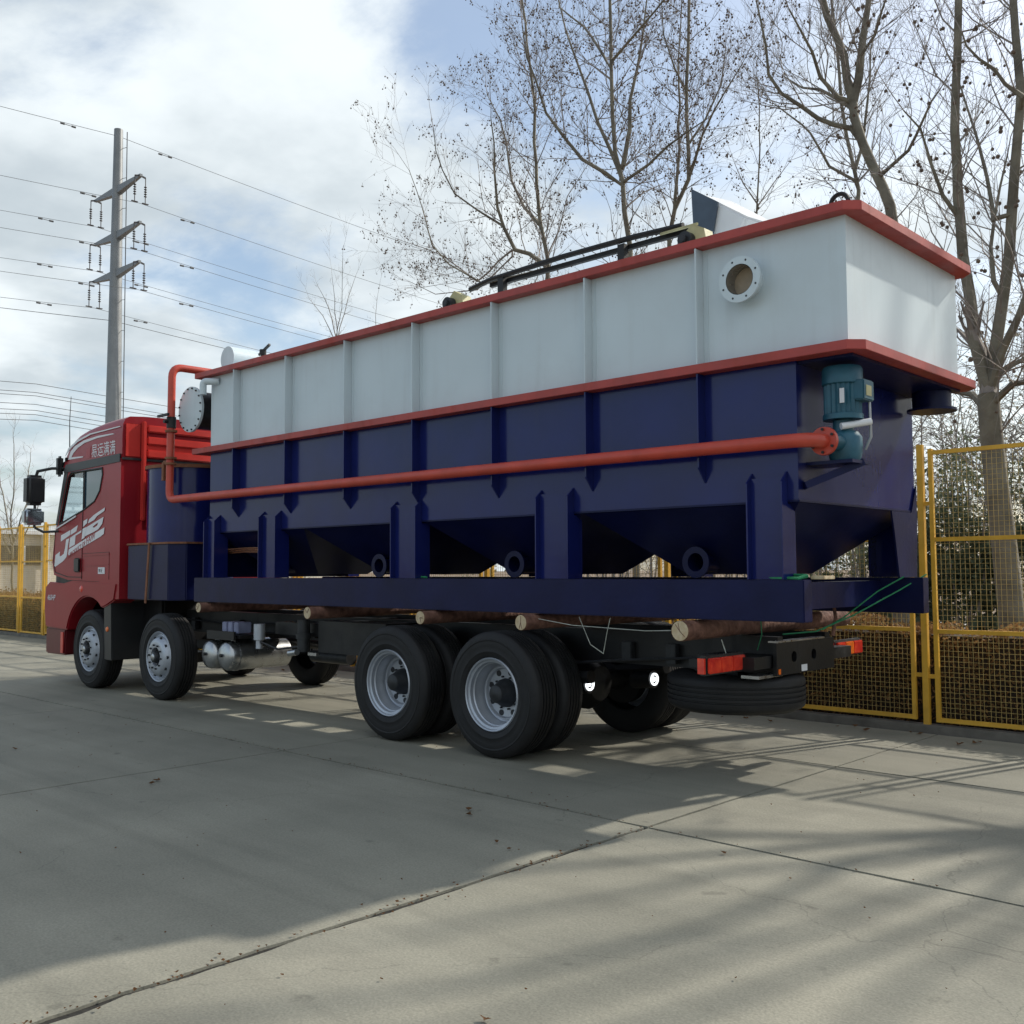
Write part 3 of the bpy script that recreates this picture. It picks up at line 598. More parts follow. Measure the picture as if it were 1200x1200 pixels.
leaves(bl, dummy, .034, rb); bl.build('distant_wood_leaves', M['browng'], kind='stuff', recalc=False)
# farther scrub to the left along the road, behind the truck
sc = MB()
for i in range(60): clump(sc, (rb.uniform(-60, -16), rb.uniform(20, 23), 0.8), 1.2, .8, .7, 260, .07)
sc.build('roadside_scrub', M['browng'], kind='stuff', recalc=False)
# ================================================================== building, far left
b = thing('low_building', (-46, 19, 0), 'long low pale building behind the fence left of the red cab', 'building')
MB().box(-50, -40, 13.2, 30, 0, 3.05).build('wall', M['wall'], b, bevel=.02)
MB().box(-50.2, -39.75, 13.0, 30.2, 3.052, 3.18).build('roof', M['hopw'], b)
for k in range(7):
    y = 14.2+k*2.2
    f = MB().box(-39.99, -39.93, y, y+1.9, 1.9, 2.62).build('window', M['winb'], b)
    MB().box(-39.93, -39.89, y+.9, y+.98, 1.9, 2.62).build('window_frame', M['hopw'], f)
for y0, y1, nm in ((13.7, 13.9, 'pillar'), (15.75, 15.95, 'pillar'), (17.95, 18.15, 'pillar')): MB().box(-39.9, -39.6, y0, y1, 0, 3.04).build(nm, M['hopw'], b)
# ================================================================== power line
pole = thing('power_pole', (-50, 23.2, 0), 'tall tapered steel power pole with three crossarms left of the tank', 'power pole')
MB().tube([(-50, 23.2, -.2), (-50, 23.2, 8), (-50, 23.2, 16), (-50, 23.2, 24.6)], [.46, .40, .31, .22], 16).build('shaft', M['pole'], pole)
ld = MB(); LX, LY = -49.6, 23.46
ld.cyl((LX, LY+.10, .8), (LX+.08, LY-.02, 24.4), .025, 5); 
for i in range(15):
    z = 1.2+i*1.6; f_ = z/24; ld.bar((-50, 23.2+.1, z), (LX+.02, LY+.10-.12*f_, z), .02)
ld.build('climbing_ladder', M['cable'], pole)
ATT = []
for za in (21.35, 18.95, 16.95):
    arm = MB()
    for sg in (-1, 1):
        tip = Vector((-50+sg*2.6, 23.2, za+.12)); arm.add([(-50+sg*.1, 23.05, za-.22), (-50+sg*.1, 23.35, za-.22), (-50+sg*.1, 23.35, za+.18), (-50+sg*.1, 23.05, za+.18), (tip.x, 23.13, za+.06), (tip.x, 23.27, za+.06), (tip.x, 23.27, za+.18), (tip.x, 23.13, za+.18)],
            [(0, 1, 2, 3), (7, 6, 5, 4), (0, 4, 5, 1), (1, 5, 6, 2), (2, 6, 7, 3), (3, 7, 4, 0)])
    ao = arm.build('crossarm', M['pole'], pole)
    for sg in (-1, 1):
        for dy in (-.28, .28):
            x = -50+sg*2.5; ins = MB(); ins.bar((x, 23.2, za+.12), (x, 23.2+dy, za+.05), .07)
            ins.cyl((x, 23.2+dy, za+.05), (x, 23.2+dy, za-1.25), .025, 5)
            for k in range(5): ins.lathe([(.02, 0), (.075, .02), (.075, .05), (.02, .07)], (x, 23.2+dy, za-.45-k*.12), 'Z', 8)
            ins.box(x-.05, x+.05, 23.2+dy-.16, 23.2+dy+.16, za-1.29, za-1.25)
            ins.build('insulator', M['insul'], ao)
        ATT.append((-50+sg*2.5, za-1.3))
def wire(x, z, label, sag=1.9, r=.011, y0=-76.8, y1=123.2, dampers=True, span=100):
    mb = MB(); P = []
    ys = [y0+(y1-y0)*i/120 for i in range(121)]
    for y in ys:
        t = ((y-23.2) % span)/span; P.append((x, y, z-4*sag*t*(1-t)))
    mb.tube(P, r, 4, False)
    if dampers:
        for dy in (-2.6, 2.6):
            t = ((dy) % span)/span; zc = z-4*sag*t*(1-t)-.08
            for q in (-.28, .28): mb.cyl((x, 23.2+dy+q-.1, zc), (x, 23.2+dy+q+.1, zc), .05, 6)
            mb.bar((x, 23.2+dy-.3, zc), (x, 23.2+dy+.3, zc), .025)
    tag(mb.build('power_line', M['cable'], recalc=False), label, 'power line', 'overhead power lines')
names = ['upper crossarm', 'middle crossarm', 'lowest crossarm']
wire(-50, 24.25, 'thin overhead wire passing the very top of the steel pole', 1.7, .013)
for i, (x, z) in enumerate(ATT): wire(x, z, f"overhead wire hung from the {'left, farther' if i % 2 == 0 else 'right, nearer'} end of the {names[i//2]}")
wire(-50.4, 14.6, 'overhead wire clamped to the pole shaft just below the lowest crossarm', 1.7, .015, dampers=False)
for i, z in enumerate((12.55, 12.05, 11.85, 11.35, 11.0, 10.75, 10.42)):
    wire(-60, z, ('topmost', 'second', 'third', 'fourth', 'fifth', 'sixth', 'lowest')[i]+' of the low bundle of wires crossing behind the pole foot', 1.2+.1*i, .017, dampers=False)
# ================================================================== fallen leaves
lf = MB(); rl = random.Random(8)
def dry(x, y, s_):
    n = 7; a = rl.uniform(0, 6.28); P = [(x, y, .006)]
    for k in range(n):
        t = a+2*math.pi*k/n; r_ = s_*(1 if k % 2 else .55); P.append((x+r_*math.cos(t), y+r_*math.sin(t)*.8, .008+rl.random()*s_*.6))
    lf.add(P, [(0, 1+k, 1+(k+1) % n) for k in range(n)])
for x, y, s_ in [(-11.9, 3.4, .045), (-7.35, 3.8, .04), (-7.27, 3.72, .03), (-4.9, 4.75, .035), (-4.8, 4.66, .028), (-7, 1.75, .03), (-4.2, 4.3, .02), (-4.05, 4.25, .02), (-9.6, 3.6, .03), (-2.6, 2.6, .025), (-3.1, 5.0, .025)]: dry(x, y, s_)
for i in range(60):
    x = rl.uniform(-14, 3); dry(x, 9.9-abs(rl.gauss(0, .35)), rl.uniform(.02, .05))
for i in range(260): dry(rl.uniform(-12, 2), rl.uniform(.8, 9), rl.uniform(.004, .011))
for i in range(220):
    if rl.random() < .6: dry(-3.77+rl.gauss(0, .03), rl.uniform(.5, 5.2), rl.uniform(.006, .014))
    else: dry(rl.uniform(-11, 1), 5.2+rl.gauss(0, .02), rl.uniform(.005, .012))
lf.build('leaf_litter', M['litter'], kind='stuff', recalc=False)
# ================================================================== TRUCK
T0 = (-9.5, 7.4, 0)
truck = thing('truck', T0, 'red eight-wheeled flatbed truck carrying the long blue and white tank', 'truck')
YL, YR = 6.15, 8.65
def text(s, size, loc, mt, parent, name, rot=(R(90), 0, 0), shear=0, xs=1, ext=.001):
    c = bpy.data.curves.new(name, 'FONT'); c.body = s; c.size = size; c.extrude = ext; c.shear = shear; c.align_x = 'LEFT'; c.offset = .0 
    t = bpy.data.objects.new('tmp', c); S.collection.objects.link(t); bpy.context.view_layer.update()
    me = bpy.data.meshes.new_from_object(t.evaluated_get(bpy.context.evaluated_depsgraph_get())); bpy.data.objects.remove(t)
    me.materials.clear(); me.materials.append(mt); me.name = name
    o = bpy.data.objects.new(name, me); S.collection.objects.link(o); o.parent = parent
    po = WORG[parent.name]; o.location = (loc[0]-po[0], loc[1]-po[1], loc[2]-po[2]); o.rotation_euler = rot; o.scale = (xs, 1, 1); WORG[o.name] = tuple(loc); return o
# --- cab shell
side = [(-13.0, 1.24), (-13.0, 3.12), (-14.66, 3.12), (-14.72, 3.02), (-15.04, 2.28), (-15.10, 2.1), (-15.16, 1.75), (-15.08, 1.56), (-14.6, 1.49), (-13.6, 1.47), (-13.34, 1.24)]
win = [(-14.93, 2.30), (-14.65, 2.97), (-14.56, 3.03), (-13.56, 3.03), (-13.54, 2.94), (-13.62, 2.72), (-13.78, 2.58), (-14.14, 2.47)]
cb = MB()
MBside = True
cb.prism(side, YL, YL+.045, 'Y', [win]); cb.prism(side, YR-.045, YR, 'Y', [win])
cb.box(-13.06, -13.0, YL+.046, YR-.046, 1.24, 3.12)
cb.add([(-15.16, YL+.05, 1.75), (-15.16, YR-.05, 1.75), (-15.04, YR-.05, 2.28), (-15.04, YL+.05, 2.28), (-15.08, YL+.05, 1.5), (-15.08, YR-.05, 1.5)], [(0, 1, 2, 3), (4, 5, 1, 0)])
cb.box(-15.0, -13.07, YL+.05, YR-.05, 1.52, 1.6)
cab = cb.build('cab', M['red'], truck)
# roof: lofted
rf_ = MB(); st = [(-14.86, .015), (-14.80, .18), (-14.70, .31), (-14.56, .41), (-14.38, .48), (-14.1, .535), (-13.7, .57), (-13.3, .585), (-13.0, .59)]
K = [(0, 0), (0, .55), (.008, .78), (.035, .9), (.10, .97), (.30, 1.0), (1.25, 1.04)]
ring = []
for x, h in st:
    half = [(YL+dy+.012, 3.122+h*f) for dy, f in K]; full = half+[(YL+YR-y, z) for y, z in reversed(half[:-1])]
    ring.append([(x, y, z) for y, z in full])
n = len(ring[0]); rf_.add([p for r_ in ring for p in r_], [(i*n+j, i*n+j+1, (i+1)*n+j+1, (i+1)*n+j) for i in range(len(st)-1) for j in range(n-1)]+[tuple((len(st)-1)*n+j for j in range(n)), tuple(reversed(range(n)))], True)
rf_.build('roof', M['red'], cab)
# rear wall ribs and corner strip
for z0, z1 in ((3.15, 3.26), (3.33, 3.44), (3.50, 3.60)): MB().box(-12.999, -12.95, 6.50, 8.30, z0, z1).build('rear_rib', M['red_sun'], cab, bevel=.015)
MB().box(-12.999, -12.985, 6.50, 8.30, 3.262, 3.328).build('rear_upper_panel', M['red_sun'], cab)
MB().box(-12.999, -12.93, 6.42, 6.475, 2.29, 3.64).build('rear_post', M['red_sun'], cab, bevel=.012)
MB().box(-12.999, -12.93, 8.325, 8.38, 2.29, 3.64).build('rear_post', M['red_sun'], cab, bevel=.012)
MB().box(-12.999, -12.985, 6.20, 6.41, 3.15, 3.60).build('rear_upper_panel', M['red_sun'], cab, bevel=.01)
MB().box(-12.999, -12.985, 6.50, 8.30, 2.2, 3.10).build('rear_lower_panel', M['red'], cab, bevel=.01)
MB().box(-12.999, -12.97, 6.16, 8.64, 3.105, 3.135).build('rear_seam', M['plast'], cab)
# dark belt strip and stripes
MB().add([(-14.80, YL-.012, 3.045), (-13.02, YL-.012, 3.075), (-13.02, YL-.012, 3.185), (-14.74, YL-.012, 3.16), (-14.80, YL, 3.045), (-13.02, YL, 3.075), (-13.02, YL, 3.185), (-14.74, YL, 3.16)], [(0, 1, 2, 3), (4, 7, 6, 5), (0, 4, 5, 1), (1, 5, 6, 2), (2, 6, 7, 3), (3, 7, 4, 0)]).build('side_strip', M['plast'], cab)
for k in ('a', 'b'):
    P = [(max(px_, -14.80), pz_) for px_, pz_ in STRIPES[k]]; MB().prism(P, YL+.006, YL+.0115, 'Y').build('roof_stripe', M['decal'], cab)
text('易运满满', .205, (-13.93, YL+.0085, 3.215), M['decal'], cab, 'roof_lettering', xs=.90)
MB().flat([(-14.12, 3.20), (-13.98, 3.20), (-13.95, 3.37), (-14.09, 3.33)], YL+.008).build('roof_badge', M['decalred'], cab)
# door
door = MB()
dz = YL-.003
def seam(mb, pts, w_=.008, y=YL-.002):
    for p, q in zip(pts, pts[1:]): mb.bar((p[0], y, p[1]), (q[0], y, q[1]), w_, w_, (0, 1, 0))
dr = [(-15.07, 2.22), (-14.95, 2.262), (-14.14, 2.43), (-14.14, 1.51), (-14.6, 1.52), (-15.05, 1.58), (-15.12, 1.75)]
dm = MB().prism([(-15.06, 2.2), (-14.155, 2.42), (-14.155, 1.53), (-14.6, 1.535), (-15.03, 1.60), (-15.10, 1.78)], YL-.005, YL-.0005).build('door', M['red'], truck)
s_ = MB(); seam(s_, [(-14.145, 1.50), (-14.145, 3.02)]); seam(s_, [(-14.145, 1.86), (-13.30, 1.87)], .005); seam(s_, [(-13.3, 1.87), (-13.3, 1.5)], .004)
s_.build('panel_seam', M['black'], cab)
hl = MB().box(-14.34, -14.17, YL-.04, YL-.012, 1.60, 1.80).build('handle', M['plast'], dm, bevel=.015)
MB().bar((-15.02, YL-.013, 2.235), (-14.35, YL-.013, 2.395), .022, .012, (0, 1, 0)).build('window_sill', M['decal'], dm)
MB().tube([(x_, YL-.001, z_) for x_, z_ in win+[win[0]]], .013, 6).build('window_seal', M['plast'], cab)
sm2 = MB(); seam(sm2, [(-15.10, 1.78), (-15.03, 1.60), (-14.6, 1.535), (-14.155, 1.53)], .010, YL-.006); seam(sm2, [(-15.06, 2.2), (-15.10, 1.78)], .008, YL-.006); sm2.build('door_gap', M['black'], dm)
# windows: panes through both sides
gl = MB().prism([(-14.92, 2.31), (-14.64, 2.97), (-14.56, 3.02), (-14.16, 3.02), (-14.16, 2.47)], YL+.018, YL+.024)
gl.build('window_pane', M['glass'], cab)
MB().prism([(-14.13, 3.02), (-13.57, 3.02), (-13.55, 2.94), (-13.63, 2.73), (-13.79, 2.59), (-14.13, 2.48)], YL+.018, YL+.024).build('window_pane', M['tint'], cab)
MB().box(-14.165, -14.125, YL+.01, YL+.04, 2.46, 3.03).build('window_post', M['black'], cab)
MB().prism(win, YR-.03, YR-.024).build('window_pane', M['glass'], cab)
MB().add([(-15.03, YL+.06, 2.29), (-15.03, YR-.06, 2.29), (-14.72, YR-.06, 3.05), (-14.72, YL+.06, 3.05)], [(0, 1, 2, 3)]).build('windscreen', M['glass'], cab)
for ya, yb in ((YL-.004, YL+.05), (YR-.05, YR+.004)): MB().prism([(-15.06, 2.29), (-14.995, 2.285), (-14.66, 3.06), (-14.78, 3.10)], ya, yb).build('window_pillar', M['plast'], cab)
MB().prism([(-14.80, 3.02), (-14.72, 2.98), (-14.62, 3.12), (-14.80, 3.24), (-14.98, 3.20), (-15.0, 3.13)], YL+.02, YR-.02).build('sun_visor', M['plast'], cab, bevel=.01)
for ya, yb in ((6.45, 7.0), (7.8, 8.35)): MB().box(-13.9, -13.45, ya, yb, 1.6, 2.15).box(-13.55, -13.4, ya, yb, 2.12, 2.85).build('seat', M['seat'], cab, bevel=.05)
MB().box(-15.0, -14.6, 6.25, 8.55, 1.9, 2.32).build('dashboard', M['plast'], cab, bevel=.04)
sw = MB().torus((0, 0, 0), .22, .018, 'X', 20, 6); o = sw.build('steering_wheel', M['plast'], cab, local=True); o.location = (-14.42-T0[0], 6.72-T0[1], 2.33-T0[2]); o.rotation_euler = (0, R(-35), 0)
# lettering on the door
dl = MB(); Y0, Y1 = YL-.0085, YL-.0055
for k in ('bar1', 'bar2', 'J', 'Hl', 'Hc', 'Hu', 'Hr', 's1'): dl.prism(DECAL[k], Y0, Y1, 'Y')
dl.prism(DECAL['s2'], Y0, Y1, 'Y', [DECAL['s2h']]); dl.prism(DECAL['strip'], Y0+.001, Y1, 'Y'); dl.build('model_lettering', M['decal'], cab)
p0, p1 = Vector((-14.66, 1.745)), Vector((-13.62, 2.09)); an = math.atan2(p1.y-p0.y, p1.x-p0.x)
text('A PRODUCT OF', .085, (p0.x+.05, Y0-.001, p0.y+.045), M['decalred'], cab, 'strip_lettering', rot=(R(90), -an, 0), shear=.25)
text('FAW', .135, (p0.x+.66, Y0-.001, p0.y+.235), M['decalred'], cab, 'strip_lettering', rot=(R(90), -an, 0), shear=.25)
MB().box(-13.62, -13.42, YL-.008, YL-.001, 1.575, 1.665).build('emission_badge', M['decal'], cab); text('VI E', .07, (-13.60, YL-.010, 1.597), M['black'], cab, 'emission_lettering')
# gas strakes
for z in (1.69, 1.83): MB().bar((-14.1, YL-.002, z), (-13.3, YL-.002, z+.012), .012, .014, (0, 1, 0)).build('pressing_line', M['red'], cab)
MB().box(-15.06, -13.2, YL+.02, YR-.02, 1.40, 1.60).build('cab_sill', M['black'], cab)
# --- bumper and wheel arch
def arc(cx, cz, r, a0, a1, n): return [(cx+r*math.cos(R(a0+(a1-a0)*i/n)), cz+r*math.sin(R(a0+(a1-a0)*i/n))) for i in range(n+1)]
fp = [(-15.33, .80), (-15.38, 1.1), (-15.34, 1.40), (-15.22, 1.46), (-14.75, 1.44), (-14.45, 1.48), (-13.05, 1.455), (-13.12, 1.22), (-13.36, 1.14)]+arc(-13.92, .56, .70, 52, 162, 14)
fp2 = [p for p in fp]
fm = MB().prism(fp2, YL-.015, YL+.30, 'Y').build('wheel_arch_panel', M['red'], truck, bevel=.018)
MB().prism(fp2, YR-.30, YR+.015, 'Y').build('wheel_arch_panel', M['red'], truck, bevel=.018)
MB().prism([(-15.38, .43), (-15.39, 1.1), (-15.36, 1.42), (-15.2, 1.5), (-15.0, 1.5), (-15.0, .43)], YL+.31, YR-.31, 'Y').build('bumper', M['red'], truck, bevel=.02)
sr = mat('step_red', (.12, .012, .016), .35, .1, .1, 4)
for ya, yb in ((YL+.005, YL+.28), (YR-.28, YR-.005)): MB().prism([(-15.34, .41), (-15.34, .79), (-14.66, .79), (-14.70, .41)], ya, yb, 'Y').build('step', sr, truck, bevel=.02)
MB().box(-14.80, -14.72, YL-.006, YL+.004, .44, .74).build('step_trim', M['red_sun'], truck)
text('460HP', .12, (-15.27, YL-.018, 1.19), M['decal'], fm, 'power_lettering', shear=.3, xs=.85)
MB().lathe([(.001, -.014), (.03, -.012), (.045, -.005), (.05, .0)], (-14.12, YL-.014, 1.365), 'Y', 16).build('side_marker', M['redlens'], fm)
# mud flap with marker
for ya, yb in ((YL+.01, YL+.5), (YR-.5, YR-.01)): MB().prism([(-13.46, 1.16), (-13.24, 1.20), (-13.20, .42), (-13.42, .42)], ya, yb, 'Y').build('mud_flap', M['plast'], truck, bevel=.01)
MB().lathe([(.001, -.015), (.03, -.012), (.035, 0)], (-13.34, YL+.01, .83), 'Y', 12).build('side_marker', M['amber'], truck)
# dark engine mass and inner arches
MB().box(-14.95, -12.7, 6.62, 8.18, .55, 1.30).build('engine', M['black'], truck, bevel=.03)
# mirrors
mi = MB(); mi.tube([(-14.86, YL+.02, 3.12), (-15.0, YL-.1, 3.12), (-15.15, YL-.24, 3.08), (-15.18, YL-.26, 2.98)], .022, 8)
mi.tube([(-15.16, YL-.26, 2.25), (-15.1, YL-.16, 2.19), (-14.95, YL, 2.2)], .018, 8); mi.tube([(-15.18, YL-.26, 3.0), (-15.18, YL-.26, 2.25)], .02, 8)
mo = mi.build('mirror_arm', M['plast'], truck)
MB().box(-15.30, -15.08, YL-.40, YL-.14, 2.58, 3.02).build('mirror', M['plast'], truck, bevel=.05, seg=3)
MB().box(-15.28, -15.10, YL-.42, YL-.14, 2.29, 2.53).build('mirror', M['mirror'], truck, bevel=.04, seg=3)
MB().box(-14.98, -14.86, YL-.06, YL+.02, 3.0, 3.3).build('mirror_mount', M['plast'], truck, bevel=.03)
MB().tube([(-14.74, YL+.05, 3.22), (-14.70, YL+.02, 3.8), (-14.62, YL, 4.15)], [.01, .006, .004], 5).build('antenna', M['plast'], truck)
MB().lathe([(.03, -.02), (.03, .03), (.001, .035)], (-14.74, YL+.01, 3.24), 'Y', 10).build('roof_marker_lamp', M['plast'], truck)
# --- chassis
ch = MB()
for y in (6.97, 7.75): ch.box(-14.7, -3.82, y, y+.08, .80, 1.083)
for x in (-12.9, -10.9, -9.2, -8.3, -6.77, -5.3, -4.5): ch.box(x-.05, x+.05, 7.051, 7.749, .84, 1.05)
ch.box(-10.0, -8.9, 6.6, 6.96, .88, 1.02).box(-9.1, -7.95, 6.55, 6.965, .72, 1.06)
frame_ = ch.build('chassis_frame', M['black'], truck)
ax = MB()
for x in (-13.9, -11.93): ax.box(x-.06, x+.06, 6.45, 8.35, .44, .56); ax.box(x-.75, x+.75, 6.86, 6.95, .60, .70).box(x-.75, x+.75, 7.85, 7.94, .60, .70)
for x in (-7.46, -6.09): ax.cyl((x, 6.5, .54), (x, 8.3, .54), .10, 14); ax.lathe([(.001, -.26), (.16, -.22), (.25, -.08), (.25, .08), (.16, .22), (.001, .26)], (x, 7.4, .55), 'X', 20)
for y in (6.80, 7.92): ax.tube([(-8.0, y, .68), (-7.4, y, .62), (-6.77, y, .86), (-6.1, y, .62), (-5.5, y, .68)], .06, 6, smooth=False); ax.box(-6.95, -6.6, y-.06, y+.06, .55, .95)
ax.cyl((-6.2, 7.4, .58), (-13.0, 7.4, .78), .06, 12)
ax.build('axle', M['black'], truck)
for k_, pts in enumerate(([(-12.9, 6.9, .98), (-11.4, 6.85, .93), (-10.2, 6.88, .99), (-9.3, 6.86, .90), (-8.2, 6.9, .97)], [(-8.2, 6.93, .78), (-7.5, 6.9, .70), (-6.9, 6.88, .84), (-6.1, 6.88, .74), (-5.4, 6.9, .82), (-4.4, 6.9, .9)], [(-10.0, 6.4, .80), (-9.8, 6.5, .72), (-9.5, 6.6, .76), (-9.3, 6.5, .88)])):
    MB().tube(pts, .013, 6).build('air_hose', M['plast'], truck)
for x in (-12.4, -11.3, -9.7, -8.9, -8.3, -5.2, -4.75): MB().box(x-.05, x+.05, 6.90, 6.965, .83, .99).build('bracket', M['dark'], truck, bevel=.006)
# --- wheels
def tyre_prof():
    P = [(.312, .035), (.322, .018), (.345, .008), (.36, .005), (.364, .002), (.372, .002), (.376, .004), (.415, .001), (.43, .0), (.455, .003), (.459, .0), (.468, .0), (.472, .006), (.485, .009), (.515, .022), (.531, .038), (.537, .050)]
    for c in (.092, .128, .166, .202): P += [(.540, c-.008), (.528, c-.006), (.528, c+.006), (.540, c+.008)]
    P += [(.537, .244), (.531, .256), (.515, .272), (.485, .286), (.43, .294), (.36, .290), (.322, .276), (.312, .258)]
    return P
tyre_me = MB().lathe(tyre_prof(), n=56).mesh('tyre', M['rubber'])
rb_ = MB().lathe([(.312, .035), (.316, .022), (.308, .012), (.298, .018), (.294, .035), (.276, .042), (.272, .075), (.262, .082), (.258, .135), (.246, .15), (.243, .19), (.232, .195), (.228, .183), (.218, .183), (.205, .205), (.125, .212), (.120, .23)], n=48)
deep_me = rb_.mesh('rim', M['steel'])
hb = MB().lathe([(.001, .06), (.055, .064), (.075, .075), (.088, .115), (.10, .145), (.118, .17), (.124, .214)], n=24)
for i in range(10):
    t = 2*math.pi*i/10; hb.cyl((.140*math.cos(t), .212, .140*math.sin(t)), (.140*math.cos(t), .190, .140*math.sin(t)), .009, 6, smooth=False)
for i in range(8):
    t = 2*math.pi*(i+.5)/8; hb.cyl((.183*math.cos(t), .215, .183*math.sin(t)), (.183*math.cos(t), .203, .183*math.sin(t)), .027, 14, smooth=False)
hub_me = hb.mesh('hub', M['dark'])
fr2 = MB().lathe([(.312, .035), (.316, .022), (.308, .012), (.298, .018), (.290, .04), (.278, .05), (.262, .045), (.245, .02), (.225, -.006), (.20, -.018), (.17, -.022), (.118, -.022), (.113, -.012), (.112, .03)], n=48)
conv_me = fr2.mesh('rim', M['steel'])
h2 = MB().lathe([(.112, .03), (.075, .025), (.072, -.03), (.064, -.05), (.04, -.06), (.001, -.06)], n=24)
for i in range(10):
    t = 2*math.pi*(i+.3)/10; h2.cyl((.148*math.cos(t), -.02, .148*math.sin(t)), (.148*math.cos(t), -.042, .148*math.sin(t)), .012, 6, smooth=False)
for i in range(10):
    t = 2*math.pi*(i+.5)/10; c, s2 = math.cos(t), math.sin(t); h2.cyl((.240*c, .024, .240*s2), (.236*c, .004, .236*s2), .019, 12, smooth=False)
hubf_me = h2.mesh('hub', M['dark'])
drum_me = MB().lathe([(.001, .54), (.16, .55), (.235, .55), (.245, .56), (.245, .66), (.10, .67), (.001, .67)], n=28).mesh('brake_drum', M['black'])
cap_me = MB().lathe([(.001, -.066), (.03, -.064), (.045, -.058), (.05, -.05)], n=20).mesh('hub_cap', M['galv'])
def wheel(x, side, front, roll=0):
    y = YL if side < 0 else YR
    wo = sub('wheel', (x, y, .54), truck); wo.rotation_euler = (0, 0, 0) if side < 0 else (0, 0, math.pi)
    def ad(nm, me, loc=(0, 0, 0)):
        o = bpy.data.objects.new(nm, me); S.collection.objects.link(o); o.parent = wo; o.location = loc; o.rotation_euler = (0, roll, 0)
    ad('tyre', tyre_me)
    if front: ad('rim', conv_me); ad('hub', hubf_me); ad('hub_cap', cap_me)
    else: ad('brake_drum', drum_me); ad('rim', deep_me); ad('hub', hub_me); ad('tyre', tyre_me, (0, .345, 0)); ad('rim', deep_me, (0, .345, 0))
for i, x in enumerate((-13.9, -11.93)): wheel(x, -1, True, .3*i); wheel(x, 1, True)
for i, x in enumerate((-7.46, -6.09)): wheel(x, -1, False, .2+.5*i); wheel(x, 1, False)
# spare wheel
sp = MB().lathe([(r, a+.50) for r, a in tyre_prof()], (-4.28, 7.12, 0), 'Z', 56).build('spare_tyre', M['rubber'], truck)
MB().lathe([(.312, .53), (.25, .56), (.1, .66), (.001, .66)], (-4.28, 7.12, 0), 'Z', 32).build('spare_rim', M['steel'], sp)
MB().box(-3.95, -3.80, 6.65, 7.0, .79, .812).build('spare_carrier', M['galv'], truck)
MB().box(-4.33, -4.23, 7.07, 7.17, .66, .82).build('spare_hanger', M['black'], truck)
# rear crossmember
MB().prism([(6.86, .80), (7.80, .80), (7.80, 1.045), (6.86, 1.045)], -3.80, -3.77, 'X', [circ(7.13, .93, .042, 16), circ(7.45, .93, .042, 16)]).build('rear_crossmember', M['black'], truck)
MB().box(-3.84, -3.76, 6.86, 7.62, 1.046, 1.058).build('crossmember_edge', M['galv'], truck)
MB().box(-3.769, -3.766, 7.24, 7.33, .81, .86).build('crossmember_label', M['decal'], truck)
MB().box(-3.769, -3.764, 6.88, 6.91, .81, .85).build('crossmember_reflector', M['amber'], truck)
MB().box(-4.3, -3.81, 6.6, 8.2, .86, .95).build('lamp_beam', M['black'], truck)
for y0 in (6.14, 8.14):
    lb = MB().box(-3.99, -3.93, y0, y0+.54, .845, .985).build('tail_lamp', M['plast'], truck, bevel=.01)
    MB().box(-3.929, -3.905, y0+.02, y0+.17, .86, .97).build('lens', M['redlens'], lb, bevel=.006)
    MB().box(-3.929, -3.905, y0+.175, y0+.33, .86, .97).build('lens', M['amber' if y0 > 7 else 'redlens'], lb, bevel=.006)
    MB().box(-3.929, -3.905, y0+.335, y0+.50, .86, .97).build('lens', M['redlens'], lb, bevel=.006)
    MB().box(-3.985, -3.93, y0-.02, y0-.001, .86, .97).build('side_reflector', M['redlens'], lb)
    MB().box(-4.2, -3.99, y0+.2, y0+.26, .88, .94).build('bracket', M['black'], lb)
for (x, y, z) in ((-5.62, 6.92, .60), (-5.43, 7.62, .60)):
    bc = MB().cyl((x-.22, y, z-.02), (x, y, z), .08, 16).build('brake_chamber', M['black'], truck)
    MB().lathe([(.001, .004), (.022, .006), (.022, .002)], (x, y, z), 'X', 16).lathe([(.038, .002), (.040, .014), (.056, .014), (.058, .002)], (x, y, z), 'X', 20).build('emissive_glint', M['sun_glint'], bc)  # glowing ring imitates a sun glint, not a working light
# air tanks, battery, filter, exhaust
for x in (-10.97, -10.60): MB().lathe([(.001, -.05), (.06, -.045), (.12, -.03), (.155, -.01), (.168, .02), (.17, .06), (.17, .80), (.12, .84), (.001, .85)], (x, 6.32, .61), 'Y', 28).lathe([(.175, .10), (.178, .10), (.178, .14), (.175, .14)], (x, 6.32, .61), 'Y', 28).build('air_tank', M['galv'], truck)
for x in (-10.97, -10.6): MB().cyl((x, 6.27, .62), (x, 6.24, .62), .02, 8).build('drain_valve', M['plast'], truck)
MB().box(-11.05, -10.35, 6.35, 6.9, .82, .86).box(-11.0, -10.4, 6.3, 6.33, .80, .90).build('tray', M['black'], truck)
bt = MB()
for k in range(3): bt.box(-10.86+k*.13, -10.76+k*.13, 6.42, 6.6, .87, 1.0)
bt.build('battery', mat('battery_case', (.22, .24, .36), .5, 0, .2, 8), truck, bevel=.008)
MB().cyl((-10.05, 6.42, .82), (-10.05, 6.42, 1.0), .065, 14).cyl((-10.05, 6.42, .72), (-10.05, 6.42, .815), .04, 10).build('filter', M['steel'], truck)
MB().cyl((-9.8, 7.0, .62), (-9.1, 7.0, .62), .075, 16).build('muffler', M['dark'], truck)
MB().cyl((-9.42, 6.4, .70), (-9.28, 6.4, .72), .035, 10).build('pipe_clamp', M['galv'], truck); MB().box(-9.05, -8.9, 6.38, 6.42, .70, .73).build('pipe_clamp', M['galv'], truck)
